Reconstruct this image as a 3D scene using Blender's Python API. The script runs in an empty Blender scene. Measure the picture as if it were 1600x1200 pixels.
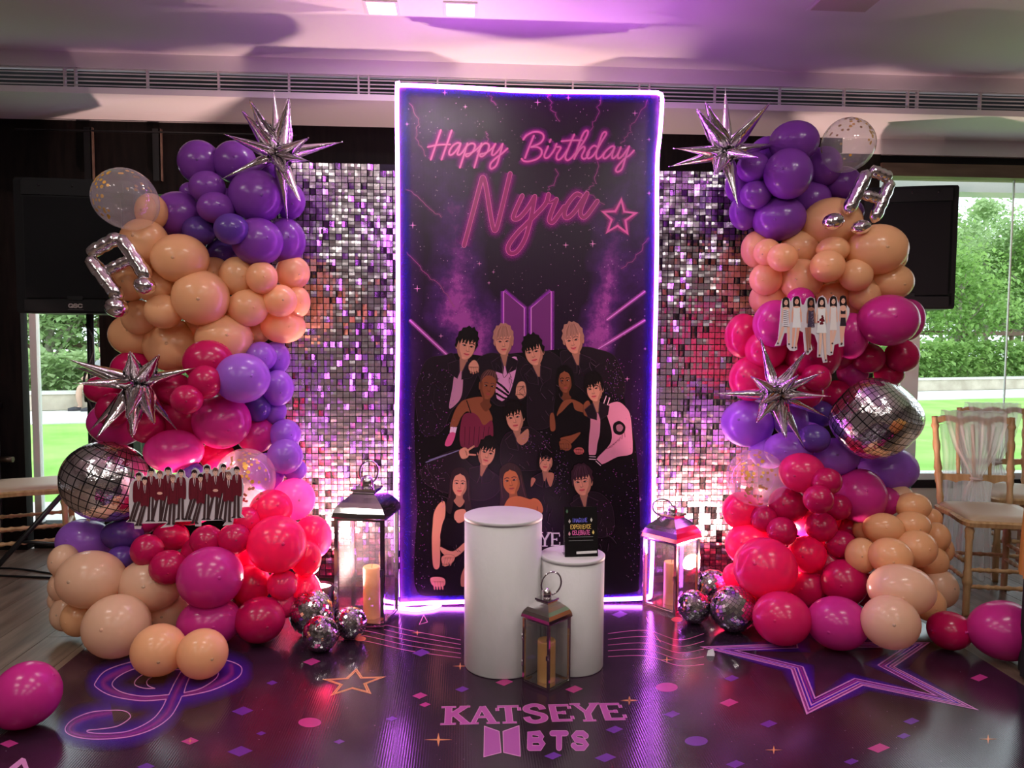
import bpy, bmesh, math, random
from mathutils import Vector, Matrix, Quaternion
R = math.radians
random.seed(7)
SC = bpy.context.scene
COL = SC.collection

# ------------------------------------------------------------------ camera
CAMP = Vector((-0.303, -3.647, 1.30)); FPX = 1200.0
YAW, PITCH, ROLL = R(3.55), R(3.55), R(0.37)
FW = Vector((math.sin(YAW)*math.cos(PITCH), math.cos(YAW)*math.cos(PITCH), -math.sin(PITCH)))
_r = Vector((math.cos(YAW), -math.sin(YAW), 0)); _u = _r.cross(FW)
RT = _r*math.cos(ROLL)+_u*math.sin(ROLL); UP = -_r*math.sin(ROLL)+_u*math.cos(ROLL)
cam = bpy.data.cameras.new('camera'); camo = bpy.data.objects.new('camera', cam); COL.objects.link(camo)
cam.sensor_width = 36; cam.lens = 36*FPX/1600; cam.clip_end = 200
camo.matrix_world = Matrix(((RT.x, UP.x, -FW.x, CAMP.x), (RT.y, UP.y, -FW.y, CAMP.y), (RT.z, UP.z, -FW.z, CAMP.z), (0, 0, 0, 1)))
SC.camera = camo
def ray(px, py): return FW+RT*((px-800)/FPX)-UP*((py-600)/FPX)
def U(px, py, Y):                       # measured image point -> place on the vertical plane y = Y
    d = ray(px, py); return CAMP+d*((Y-CAMP.y)/d.y)
def UF(px, py, z=0.0):                  # measured image point -> place on the level plane at height z
    d = ray(px, py); return CAMP+d*((z-CAMP.z)/d.z)

# ------------------------------------------------------------------ world, exposure
W = bpy.data.worlds.new('sky'); SC.world = W; W.use_nodes = True
bg = W.node_tree.nodes['Background']; bg.inputs[0].default_value = (0.86, 0.93, 1.0, 1); bg.inputs[1].default_value = 3.4
SC.view_settings.view_transform = 'Standard'; SC.view_settings.look = 'None'
SC.view_settings.exposure = 0.0; SC.view_settings.gamma = 1.0; SC.view_settings.use_curve_mapping = False
SC.cycles.transparent_max_bounces = 10; SC.cycles.max_bounces = 7; SC.cycles.diffuse_bounces = 3; SC.cycles.glossy_bounces = 3
CEIL = 2.76; SOFF = 2.55; YB = 0.57; YW = 1.10
DOWN_W = 5.6; UP_W = 240.0

def area_light(name, loc, size, watt, color, rot=(0, 0, 0)):
    l = bpy.data.lights.new(name, 'AREA'); l.size = size; l.energy = watt; l.color = color
    o = bpy.data.objects.new(name, l); COL.objects.link(o); o.location = loc; o.rotation_euler = rot
    return o

# ------------------------------------------------------------------ helpers
def tag(o, label=None, cat=None, group=None, kind=None):
    if label: o['label'] = label
    if cat: o['category'] = cat
    if group: o['group'] = group
    if kind: o['kind'] = kind
    return o
def empty(name, loc=(0, 0, 0), rz=0.0, label=None, cat=None, group=None, kind=None):
    o = bpy.data.objects.new(name, None); COL.objects.link(o); o.location = loc; o.rotation_euler = (0, 0, rz)
    o.empty_display_size = 0.05
    return tag(o, label, cat, group, kind)
def link(name, me, parent=None, loc=None):
    o = bpy.data.objects.new(name, me); COL.objects.link(o)
    if parent: o.parent = parent
    if loc is not None: o.location = loc
    return o
def mesh(name, verts, faces, mat, smooth=False, flat_over=None):
    me = bpy.data.meshes.new(name); me.from_pydata([tuple(v) for v in verts], [], faces); me.materials.append(mat)
    if smooth: me.polygons.foreach_set('use_smooth', [True]*len(me.polygons))
    me.update(); return me
def frame(d, hint=Vector((0, 0, 1))):
    d = d.normalized()
    if abs(d.dot(hint)) > 0.98: hint = Vector((1, 0, 0))
    x = hint.cross(d).normalized(); return x, d.cross(x), d
class MB:
    def __init__(s, o=(0, 0, 0)): s.v = []; s.f = []; s.sm = []; s.o = Vector(o)
    def add(s, vs, fs, smooth=False):
        b = len(s.v); s.v += [Vector(v)-s.o for v in vs]; s.f += [tuple(b+i for i in f) for f in fs]; s.sm += [smooth]*len(fs); return s
    def box(s, a, b, M=None):
        x0, y0, z0 = a; x1, y1, z1 = b
        vs = [Vector(p) for p in ((x0, y0, z0), (x1, y0, z0), (x1, y1, z0), (x0, y1, z0), (x0, y0, z1), (x1, y0, z1), (x1, y1, z1), (x0, y1, z1))]
        if M: vs = [M @ v for v in vs]
        return s.add(vs, [(3, 2, 1, 0), (4, 5, 6, 7), (0, 1, 5, 4), (1, 2, 6, 5), (2, 3, 7, 6), (3, 0, 4, 7)])
    def tube(s, pts, rad, n=10, cap=True, closed=False, smooth=True, squash=None):
        pts = [Vector(p) for p in pts]; m = len(pts)
        rs = rad if isinstance(rad, (list, tuple)) else [rad]*m
        vs = []; x = None
        for i, p in enumerate(pts):
            if closed: d = pts[(i+1) % m]-pts[i-1]
            else: d = pts[min(i+1, m-1)]-pts[max(i-1, 0)]
            d.normalize()
            if x is None: x, y, _ = frame(d)
            else:
                x = (x-d*x.dot(d)).normalized(); y = d.cross(x)
            for k in range(n):
                a = 2*math.pi*k/n
                vs.append(p+x*(math.cos(a)*rs[i])+y*(math.sin(a)*rs[i]*(squash or 1)))
        fs = []
        for i in range(m if closed else m-1):
            j = (i+1) % m
            for k in range(n):
                fs.append((i*n+k, i*n+(k+1) % n, j*n+(k+1) % n, j*n+k))
        s.add(vs, fs, smooth)
        if cap and not closed:
            b = len(s.v)-len(vs)
            s.f.append(tuple(b+k for k in reversed(range(n)))); s.f.append(tuple(b+(m-1)*n+k for k in range(n))); s.sm += [False, False]
        return s
    def lathe(s, prof, c=(0, 0, 0), n=24, axis=None, smooth=True, M=None):
        c = Vector(c); X, Y, Z = frame(Vector(axis)) if axis is not None else (Vector((1, 0, 0)), Vector((0, 1, 0)), Vector((0, 0, 1)))
        vs = []
        for r, z in prof:
            for k in range(n):
                a = 2*math.pi*k/n; v = c+X*(r*math.cos(a))+Y*(r*math.sin(a))+Z*z
                vs.append(M @ v if M else v)
        fs = []
        for i in range(len(prof)-1):
            for k in range(n): fs.append((i*n+k, i*n+(k+1) % n, (i+1)*n+(k+1) % n, (i+1)*n+k))
        s.add(vs, fs, smooth); b = len(s.v)-len(vs)
        if prof[0][0] > 1e-5: s.f.append(tuple(b+k for k in reversed(range(n)))); s.sm.append(False)
        if prof[-1][0] > 1e-5: s.f.append(tuple(b+(len(prof)-1)*n+k for k in range(n))); s.sm.append(False)
        return s
    def sphere(s, c, r, n=16, m=10, sq=(1, 1, 1)):
        prof = [(math.sin(math.pi*i/m), -math.cos(math.pi*i/m)) for i in range(m+1)]
        prof[0] = (0, -1); prof[-1] = (0, 1); c = Vector(c)
        M = Matrix.Translation(c) @ Matrix.Diagonal((r*sq[0], r*sq[1], r*sq[2], 1))
        return s.lathe(prof, n=n, M=M)
    def mesh(s, name, mat):
        me = bpy.data.meshes.new(name); me.from_pydata([tuple(v) for v in s.v], [], s.f); me.materials.append(mat)
        me.polygons.foreach_set('use_smooth', s.sm); me.update(); return me
    def build(s, name, mat, parent=None, loc=None):
        return link(name, s.mesh(name, mat), parent, loc)

# ------------------------------------------------------------------ materials
def mat(name, col, rough=0.5, metal=0.0, **kw):
    m = bpy.data.materials.new(name); m.use_nodes = True; b = m.node_tree.nodes['Principled BSDF']
    b.inputs['Base Color'].default_value = (*col, 1); b.inputs['Roughness'].default_value = rough; b.inputs['Metallic'].default_value = metal
    for k, v in kw.items(): b.inputs[k.replace('_', ' ')].default_value = v
    return m
def nodes(m): return m.node_tree.nodes, m.node_tree.links, m.node_tree.nodes['Principled BSDF']
def srgb(r, g, b):
    f = lambda c: (c/255/12.92) if c/255 <= 0.04045 else ((c/255+0.055)/1.055)**2.4
    return (f(r), f(g), f(b))
def noise_col(m, c1, c2, scale=8, coord='Object', stretch=None, detail=4, lo=0.35, hi=0.65):
    N, L, b = nodes(m); tc = N.new('ShaderNodeTexCoord'); nz = N.new('ShaderNodeTexNoise'); nz.inputs['Scale'].default_value = scale; nz.inputs['Detail'].default_value = detail
    src = tc.outputs[coord]
    if stretch:
        mp = N.new('ShaderNodeMapping'); mp.inputs['Scale'].default_value = stretch; L.new(src, mp.inputs[0]); src = mp.outputs[0]
    L.new(src, nz.inputs['Vector']); cr = N.new('ShaderNodeValToRGB'); cr.color_ramp.elements[0].position = lo; cr.color_ramp.elements[1].position = hi
    cr.color_ramp.elements[0].color = (*c1, 1); cr.color_ramp.elements[1].color = (*c2, 1)
    L.new(nz.outputs[0], cr.inputs[0]); L.new(cr.outputs[0], b.inputs['Base Color']); return nz
def bump(m, scale=40, strength=0.2, dist=0.01, stretch=None, coord='Object', detail=3):
    N, L, b = nodes(m); tc = N.new('ShaderNodeTexCoord'); nz = N.new('ShaderNodeTexNoise'); nz.inputs['Scale'].default_value = scale; nz.inputs['Detail'].default_value = detail
    src = tc.outputs[coord]
    if stretch:
        mp = N.new('ShaderNodeMapping'); mp.inputs['Scale'].default_value = stretch; L.new(src, mp.inputs[0]); src = mp.outputs[0]
    L.new(src, nz.inputs['Vector']); bp = N.new('ShaderNodeBump'); bp.inputs['Strength'].default_value = strength; bp.inputs['Distance'].default_value = dist
    L.new(nz.outputs[0], bp.inputs['Height']); L.new(bp.outputs[0], b.inputs['Normal']); return m
def emit(name, col, s):
    m = bpy.data.materials.new(name); m.use_nodes = True; N = m.node_tree.nodes; N.clear()
    e = N.new('ShaderNodeEmission'); e.inputs[0].default_value = (*col, 1); e.inputs[1].default_value = s
    o = N.new('ShaderNodeOutputMaterial'); m.node_tree.links.new(e.outputs[0], o.inputs[0]); return m
def clear_mat(name, tint, haze, hazecol=(0.9, 0.9, 0.9), rough=0.03, f0=0.06):
    m = bpy.data.materials.new(name); m.use_nodes = True; N = m.node_tree.nodes; L = m.node_tree.links; N.clear()
    t = N.new('ShaderNodeBsdfTransparent'); t.inputs[0].default_value = (*tint, 1)
    g = N.new('ShaderNodeBsdfGlossy'); g.inputs['Roughness'].default_value = rough
    lw = N.new('ShaderNodeLayerWeight'); lw.inputs[0].default_value = 0.5; pw_ = N.new('ShaderNodeMath'); pw_.operation = 'POWER'; pw_.inputs[1].default_value = 4.0; L.new(lw.outputs['Facing'], pw_.inputs[0])
    ma_ = N.new('ShaderNodeMath'); ma_.operation = 'MULTIPLY_ADD'; ma_.inputs[1].default_value = 0.75; ma_.inputs[2].default_value = f0; L.new(pw_.outputs[0], ma_.inputs[0])
    mx = N.new('ShaderNodeMixShader'); L.new(ma_.outputs[0], mx.inputs[0]); L.new(t.outputs[0], mx.inputs[1]); L.new(g.outputs[0], mx.inputs[2])
    last = mx
    if haze > 0:
        d = N.new('ShaderNodeBsdfDiffuse'); d.inputs[0].default_value = (*hazecol, 1); m2 = N.new('ShaderNodeMixShader'); m2.inputs[0].default_value = haze
        tr = N.new('ShaderNodeBsdfTranslucent'); tr.inputs[0].default_value = (*hazecol, 1); m3 = N.new('ShaderNodeMixShader'); m3.inputs[0].default_value = 0.5
        L.new(d.outputs[0], m3.inputs[1]); L.new(tr.outputs[0], m3.inputs[2])
        L.new(mx.outputs[0], m2.inputs[1]); L.new(m3.outputs[0], m2.inputs[2]); last = m2
    o = N.new('ShaderNodeOutputMaterial'); L.new(last.outputs[0], o.inputs[0]); return m

M = {}
M['ceiling'] = bump(mat('ceiling_paint', (0.80, 0.78, 0.77), 0.9), 60, 0.05, 0.002)
M['wall'] = bump(mat('wall_paint', (0.62, 0.57, 0.50), 0.9), 50, 0.05, 0.002)
M['dark_wood'] = mat('dark_wood', (0.02, 0.014, 0.012), 0.6, Specular_IOR_Level=0.15); noise_col(M['dark_wood'], (0.004, 0.003, 0.003), (0.010, 0.007, 0.006), 6, stretch=(6, 6, 0.6))
M['brown'] = mat('brown_lintel', (0.16, 0.10, 0.07), 0.6); noise_col(M['brown'], (0.13, 0.08, 0.055), (0.2, 0.13, 0.09), 5, stretch=(0.5, 4, 4))
M['plaster'] = bump(mat('outer_plaster', (0.62, 0.62, 0.58), 0.95), 120, 0.3, 0.004)
M['white_frame'] = mat('white_frame', (0.75, 0.76, 0.76), 0.4)
M['glass'] = clear_mat('window_glass', (0.93, 0.96, 0.95), 0.0)
M['back_wall'] = bump(mat('rear_wall_paint', (0.24, 0.20, 0.18), 0.9), 50, 0.05, 0.002)
M['black'] = mat('black_matte', (0.009, 0.009, 0.010), 0.6, Specular_IOR_Level=0.2)
M['black_metal'] = mat('black_metal', (0.012, 0.012, 0.013), 0.35, 0.3)
M['grille'] = mat('grille_paint', (0.62, 0.57, 0.55), 0.5)
M['plank'] = mat('floor_plank', (0.2, 0.15, 0.12), 0.34)
N_, L_, B_ = nodes(M['plank'])
_tc = N_.new('ShaderNodeTexCoord'); _mp = N_.new('ShaderNodeMapping'); _mp.inputs['Scale'].default_value = (14, 1.4, 4)
_oi = N_.new('ShaderNodeObjectInfo'); _nz = N_.new('ShaderNodeTexNoise'); _nz.noise_dimensions = '4D'; _nz.inputs['Scale'].default_value = 2.2; _nz.inputs['Detail'].default_value = 6
L_.new(_tc.outputs['Object'], _mp.inputs[0]); L_.new(_mp.outputs[0], _nz.inputs['Vector']); L_.new(_oi.outputs['Random'], _nz.inputs['W'])
_cr = N_.new('ShaderNodeValToRGB'); _cr.color_ramp.elements[0].position = 0.3; _cr.color_ramp.elements[1].position = 0.7
_cr.color_ramp.elements[0].color = (0.10, 0.066, 0.048, 1); _cr.color_ramp.elements[1].color = (0.25, 0.175, 0.13, 1)
L_.new(_nz.outputs[0], _cr.inputs[0]); L_.new(_cr.outputs[0], B_.inputs['Base Color'])

# ------------------------------------------------------------------ room shell
def slab(name, a, b, m, parent=None):
    o = MB().box(a, b).build(name, m, parent)
    if not parent: o['kind'] = 'structure'
    return o
XL, XR, YR = -5.2, 5.6, -8.0
floor = slab('floor', (XL, YR, -0.06), (XR, YW+0.12, -0.008), M['brown'])
pw, pl = 0.19, 1.22
k = 0
for i in range(-27, 29):
    x0 = i*pw
    if x0+pw < -2.95 and x0 < -3.3 or x0 > 3.35 or (x0 > -1.80 and x0+pw < 1.76): continue
    off = (i*0.43) % pl
    y = -2.6-off
    while y < YW:
        y1 = min(y+pl, YW)
        if y1 > -2.4:
            MB((x0, y, 0)).box((x0+0.0012, y+0.0012, -0.008), (x0+pw-0.0012, y1-0.0012, 0)).build('plank', M['plank'], floor, (x0, y, 0))
        y += pl
slab('floor_beyond', (XL, YR, -0.0085), (XR, -2.5, -0.002), M['plank'])
slab('ceiling', (XL, YR, CEIL), (XR, YB+0.02, CEIL+0.1), M['ceiling'])
slab('wall_back', (XL, YR-0.1, 0), (XR, YR, CEIL), M['back_wall'])
slab('wall_left', (XL-0.1, YR, 0), (XL, YW, CEIL), M['back_wall'])
slab('wall_right', (XR, YR, 0), (XR+0.1, YW, CEIL), M['back_wall'])
# bulkhead: fascia, lip, soffit behind it
bulk = empty('trim_1', (0, YB, SOFF), kind='structure')
ZG0, ZG1 = 2.582, 2.682
MB((0, YB, SOFF)).box((XL, YB, ZG1), (XR, YB+0.06, CEIL)).build('fascia', M['ceiling'], bulk)
MB((0, YB, SOFF)).box((XL, YB, SOFF), (XR, YB+0.03, ZG0)).build('lip', M['ceiling'], bulk)
MB((0, YB, SOFF)).box((XL, YB+0.03, SOFF), (XR, YW, SOFF+0.03)).build('soffit', M['ceiling'], bulk)
MB((0, YB, SOFF)).box((XL, YB+0.12, ZG0), (XR, YB+0.14, CEIL)).build('duct_back', M['black'], bulk)
gr = empty('air_grille', (0, YB, ZG0), label='long slatted air vent grille running along the ceiling bulkhead', cat='vent')
for j in range(5):
    z = ZG0+0.010+j*0.0205
    MB((0, YB, ZG0)).box((XL+.02, YB+0.004, z), (XR-.02, YB+0.012, z+0.0048)).build('slat', M['grille'], gr)
x = XL+0.2; j = 0
while x < XR-0.1:
    MB((0, YB, ZG0)).box((x, YB+0.003, ZG0), (x+0.008, YB+0.026, ZG1)).build('divider', M['grille'], gr)
    if j % 4 == 3: MB((0, YB, ZG0)).box((x+0.055, YB+0.003, ZG0), (x+0.063, YB+0.026, ZG1)).build('divider', M['grille'], gr); x += 0.055
    x += 0.365; j += 1
# window wall
DX0, DX1, PX0, PX1 = -2.90, -2.46, -2.28, -1.92           # left glazed door leaf and second pane
RX0 = 2.30
wl = empty('wall_front', (0, YW, 0), kind='structure')
def wbox(name, a, b, m): return MB((0, YW, 0)).box(a, b).build(name, m, wl)
wbox('beam', (XL, YW, 2.13), (RX0, YW+0.12, SOFF+0.03), M['dark_wood'])
wbox('panel', (PX1, YW, 0), (RX0, YW+0.12, 2.13), M['dark_wood'])
wbox('panel', (XL, YW, 0), (-3.75, YW+0.12, 2.13), M['dark_wood'])
wbox('mullion', (DX1, YW-0.05, 0), (PX0, YW+0.12, 2.13), M['dark_wood'])
wbox('bottom_rail', (DX0, YW, 0), (DX1, YW+0.1, 0.15), M['dark_wood'])
wbox('bottom_rail', (PX0, YW, 0), (PX1, YW+0.1, 0.15), M['dark_wood'])
wbox('lintel', (RX0, YW-0.02, 2.32), (XR, YW+0.12, 2.40), M['brown'])
wbox('head', (RX0, YW+0.03, 2.40), (XR, YW+0.12, 2.455), M['black'])
wbox('head_panel', (RX0-0.25, YW-0.004, 2.455), (XR, YW+0.12, SOFF+0.03), M['ceiling'])
wbox('dado', (RX0, YW, 0), (XR, YW+0.12, 0.34), M['wall'])
wbox('sill_dark_board', (RX0, YW-0.01, 0.34), (XR, YW+0.12, 0.39), M['black'])  # plain black strip directly below the white sill
wbox('sill', (RX0, YW+0.01, 0.39), (XR, YW+0.12, 0.43), M['white_frame'])
wbox('outer_lintel', (RX0-0.3, YW+0.5, 2.33), (XR+1, YW+0.7, 3.2), M['plaster'])
wbox('curtain_track', (-2.9, YW-0.06, 2.475), (-1.3, YW-0.045, 2.482), M['black_metal'])
for bx in (-2.52, -2.13):
    wbox('hanging_bracket', (bx, YW-0.05, 2.2), (bx+0.035, YW-0.03, 2.5), M['black_metal'])
    wbox('hanging_bracket', (bx+0.045, YW-0.05, 2.2), (bx+0.05, YW-0.03, 2.5), M['brown'])
def window(name, x0, x1, z0, z1, joint=None):
    w = empty(name, (x0, YW+0.05, z0), kind='structure'); o = (x0, YW+0.05, z0)
    edges = [x0]+(joint or [])+[x1]
    for a, b in zip(edges[:-1], edges[1:]):
        MB(o).box((a+0.003, YW+0.05, z0), (b-0.003, YW+0.058, z1)).build('pane', M['glass'], w)
    for a in (joint or []): MB(o).box((a-0.003, YW+0.048, z0), (a+0.003, YW+0.06, z1)).build('glazing_joint', M['white_frame'], w)
    return w, o
w, o = window('window_1', DX0, DX1, 0.15, 2.13)
MB(o).box((DX0-0.004, YW+0.03, 0.15), (DX0+0.035, YW+0.07, 2.13)).build('window_frame', M['white_frame'], w)
w, o = window('window_2', PX0, PX1, 0.15, 2.13)
w, o = window('window_3', RX0, XR, 0.43, 2.32, [3.22, 4.4])
MB(o).box((2.50, YW+0.03, 0.43), (2.62, YW+0.075, 1.75)).build('window_frame', M['white_frame'], w)
# dark door leaf at the far left, with its lever handle and lock rod
d = empty('door_1', (-3.4, YW-0.03, 0), kind='structure'); o = (-3.4, YW-0.03, 0)
MB(o).box((-3.75, YW-0.03, 0.0), (DX0-0.02, YW+0.04, 2.13)).build('door_leaf', M['dark_wood'], d)
MB(o).box((-3.06, YW-0.075, 0.05), (-3.045, YW-0.055, 1.02)).build('bolt_rod', mat('brushed_steel', (0.45, 0.46, 0.48), 0.35, 1), d)
MB(o).tube([(-3.053, YW-0.065, 0.56), (-2.99, YW-0.11, 0.56)], 0.013, 10).tube([(-3.03, YW-0.105, 0.56), (-2.945, YW-0.105, 0.56)], 0.017, 12).build('handle', mat('old_bronze', (0.12, 0.09, 0.07), 0.35, 0.9), d)
for z in (0.2, 0.86): MB(o).box((-3.07, YW-0.085, z), (-3.03, YW-0.05, z+0.03)).build('bolt_guide', M['black_metal'], d)
# ceiling lights
M['lamp'] = emit('lamp_diffuser', (1.0, 0.96, 0.92), 9.0)
M['trim_white'] = mat('lamp_trim', (0.8, 0.78, 0.77), 0.5)
def downlight(x, y, label, lit_w):
    t = empty('ceiling_downlight', (x, y, CEIL), label=label, cat='ceiling light', group='square recessed ceiling lights')
    s = 0.075; h = 0.062
    mb = MB((x, y, CEIL))
    for a, b in (((x-s, y-s), (x+s, y-h)), ((x-s, y+h), (x+s, y+s)), ((x-s, y-h), (x-h, y+h)), ((x+h, y-h), (x+s, y+h))):
        mb.box((a[0], a[1], CEIL-0.008), (b[0], b[1], CEIL+0.001))
    mb.build('trim', M['trim_white'], t)
    MB((x, y, CEIL)).box((x-h, y-h, CEIL-0.002), (x+h, y+h, CEIL-0.0005)).build('diffuser', M['lamp'], t)
    l = area_light('downlight_lamp', (x, y, CEIL-0.012), 0.12, lit_w, (1.0, 0.93, 0.86)); l.parent = t; l.matrix_parent_inverse = Matrix.Translation((-x, -y, -CEIL))
downlight(-0.675, -0.10, 'lit square ceiling downlight, left of the pair above the banner', DOWN_W*0.6)
downlight(-0.325, -0.11, 'lit square ceiling downlight, right of the pair above the banner', DOWN_W*0.6)
nn = 0
for yy in (-1.5, -2.9, -4.4, -6.0):
    for xx in (-2.6, -2.25, -0.68, -0.33, 1.25, 1.6):
        nn += 1
        downlight(xx, yy, 'square ceiling downlight in the room behind the viewer', DOWN_W)
c0 = U(1320, 8, 0); hx = UF(1322, 4, CEIL)
h = empty('access_panel', (hx.x, hx.y, CEIL), label='beige unlit access panel set in the ceiling', cat='ceiling panel')
MB((hx.x, hx.y, CEIL)).box((hx.x-0.125, hx.y-0.17, CEIL-0.006), (hx.x+0.125, hx.y+0.075, CEIL+.001)).build('hatch', mat('hatch_beige', (0.55, 0.47, 0.40), 0.6), h)
MB((hx.x, hx.y, CEIL)).box((hx.x-0.14, hx.y-0.185, CEIL-0.003), (hx.x+0.14, hx.y+0.09, CEIL+.0012)).build('hatch_frame', M['ceiling'], h)
for px, py, lb in ((402, 212, 'small lit round spotlight in the soffit behind the left star balloon'), (1166, 222, 'small lit round spotlight in the soffit behind the right star balloon')):
    p = UF(px, py, SOFF)
    s = empty('soffit_spotlight', (p.x, p.y, SOFF), label=lb, cat='ceiling light')
    MB((p.x, p.y, SOFF)).lathe([(0.036, -0.004), (0.036, 0.001)], (p.x, p.y, SOFF)).build('ring', M['trim_white'], s)
    MB((p.x, p.y, SOFF)).lathe([(0.026, -0.0055), (0.026, 0.0)], (p.x, p.y, SOFF)).build('lens', M['lamp'], s)
# ------------------------------------------------------------------ garden outside
M['lawn'] = mat('lawn_grass', (0.2, 0.42, 0.07), 0.9); noise_col(M['lawn'], (0.17, 0.38, 0.05), (0.28, 0.52, 0.11), 1.4, detail=8)
M['paving'] = mat('pale_paving', (0.62, 0.61, 0.58), 0.8); noise_col(M['paving'], (0.56, 0.55, 0.52), (0.68, 0.67, 0.64), 3)
M['garden_wall'] = mat('garden_wall_render', (0.5, 0.44, 0.34), 0.9); noise_col(M['garden_wall'], (0.42, 0.37, 0.29), (0.58, 0.52, 0.42), 3)
M['coping'] = mat('coping', (0.62, 0.60, 0.56), 0.8)
M['fence'] = mat('fence_wood', (0.16, 0.09, 0.07), 0.8)
M['bark'] = mat('bark', (0.33, 0.29, 0.24), 0.9); noise_col(M['bark'], (0.24, 0.2, 0.16), (0.42, 0.38, 0.33), 12)
def leaf_mat(name, a, b):
    m = mat(name, a, 0.6); noise_col(m, a, b, 2.3, detail=6)
    N, L, p = nodes(m); t = N.new('ShaderNodeBsdfTranslucent'); t.inputs[0].default_value = (b[0], b[1], b[2], 1)
    mx = N.new('ShaderNodeMixShader'); mx.inputs[0].default_value = 0.4; o = N['Material Output']
    L.new(p.outputs[0], mx.inputs[1]); L.new(t.outputs[0], mx.inputs[2]); L.new(mx.outputs[0], o.inputs[0]); return m
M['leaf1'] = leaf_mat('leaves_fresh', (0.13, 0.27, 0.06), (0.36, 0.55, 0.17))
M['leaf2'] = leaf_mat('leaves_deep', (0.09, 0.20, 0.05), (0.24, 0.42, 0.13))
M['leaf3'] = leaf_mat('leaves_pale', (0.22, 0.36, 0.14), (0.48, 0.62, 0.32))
slab('ground_outside', (-30, YW+0.12, -0.10), (40, 60, -0.02), M['lawn'])
slab('patio', (-30, YW+0.12, -0.08), (40, 2.45, -0.005), M['paving'])
ga, gb = UF(90, 641), UF(1530, 609)
GD = (gb-ga); GD.z = 0; GD.normalize(); GN = Vector((-GD.y, GD.x, 0))
GO = Vector((ga.x, ga.y, 0))
def G(s, t, z): return GO+GD*s+GN*t+Vector((0, 0, z))
GM = Matrix(((GD.x, GN.x, 0, GO.x), (GD.y, GN.y, 0, GO.y), (0, 0, 1, 0), (0, 0, 0, 1)))
def gslab(name, a, b, m):
    o = MB().box(a, b, GM).build(name, m); o['kind'] = 'structure'; return o
gslab('garden_path', (-14, -2.1, -0.05), (40, -0.02, -0.004), M['paving'])
gw = empty('garden_wall', GO, label='low rendered garden wall with pale coping beyond the lawn', cat='garden wall')
MB(GO).box((-14, 0, 0), (40, 0.3, 0.27), GM).build('wall_body', M['garden_wall'], gw)
s = -14.0
while s < 40:
    MB(GO).box((s+0.004, -0.03, 0.27), (s+1.196, 0.34, 0.315), GM).build('coping_stone', M['coping'], gw); s += 1.2
def leaves(n, place, size, seed, o):
    rnd = random.Random(seed); vs = []; fs = []
    for i in range(n):
        p = place(rnd); d = Vector((rnd.gauss(0, 1), rnd.gauss(0, 1), rnd.gauss(-0.3, 0.7))).normalized(); x, y, _ = frame(d)
        l = size*rnd.uniform(0.6, 1.3); w = l*rnd.uniform(0.28, 0.42); b = len(vs)
        mid = p+d*l*0.45; up = y*l*0.1
        vs += [p-o, mid+x*w+up-o, p+d*l-o, mid-x*w+up-o, mid-o]
        fs += [(b, b+1, b+4), (b+1, b+2, b+4), (b+2, b+3, b+4), (b+3, b, b+4)]
    return vs, fs
def foliage(name, n, place, size, seed, m, parent, o):
    vs, fs = leaves(n, place, size, seed, o); ob = link(name, mesh(name, vs, fs, m), parent); return ob
gl, gr2 = UF(90, 641).x, 0
# hedge: left stretch behind the door glass, right stretch behind the big window
sR = (UF(1530, 609)-GO).dot(GD)
def hedge(s0, s1, h, n, seed, m, label, sz=0.16):
    o = G((s0+s1)/2, 1.2, 0.3); t = empty('hedge', o, label=label, cat='hedge')
    foliage('foliage', n, lambda r: G(r.uniform(s0, s1), 0.4+abs(r.gauss(0, 0.6)), 0.2+h*r.random()**0.8), sz, seed, m, t, o)
    mb = MB(o)
    for i in range(int((s1-s0)*2)):
        q = G(s0+i/2+0.1, 0.9, 0.0); mb.tube([q, q+Vector((0.05, 0, h*0.8))], 0.02, 5)
    mb.build('stems', M['bark'], t)
hedge(sR-4.5, sR+5, 1.05, 9000, 3, M['leaf1'], 'clipped bright green hedge above the low wall, seen through the right window')
hedge(-2.2, 4.6, 0.75, 5200, 4, M['leaf3'], 'strappy pale green planting above the low wall, seen through the left door', 0.17)
fr = empty('garden_fence', G(sR, 2.6, 0), label='dark timber rail fence behind the garden hedge', cat='fence'); o = G(sR, 2.6, 0)
for z in (0.98, 1.42):
    MB(o).box((-4, 2.6, z), (sR+8, 2.66, z+0.13), GM).build('rail', M['fence'], fr)
s = -4.0
while s < sR+8:
    MB(o).box((s, 2.66, 0), (s+0.1, 2.75, 1.62), GM).build('post', M['fence'], fr); s += 2.1
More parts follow.
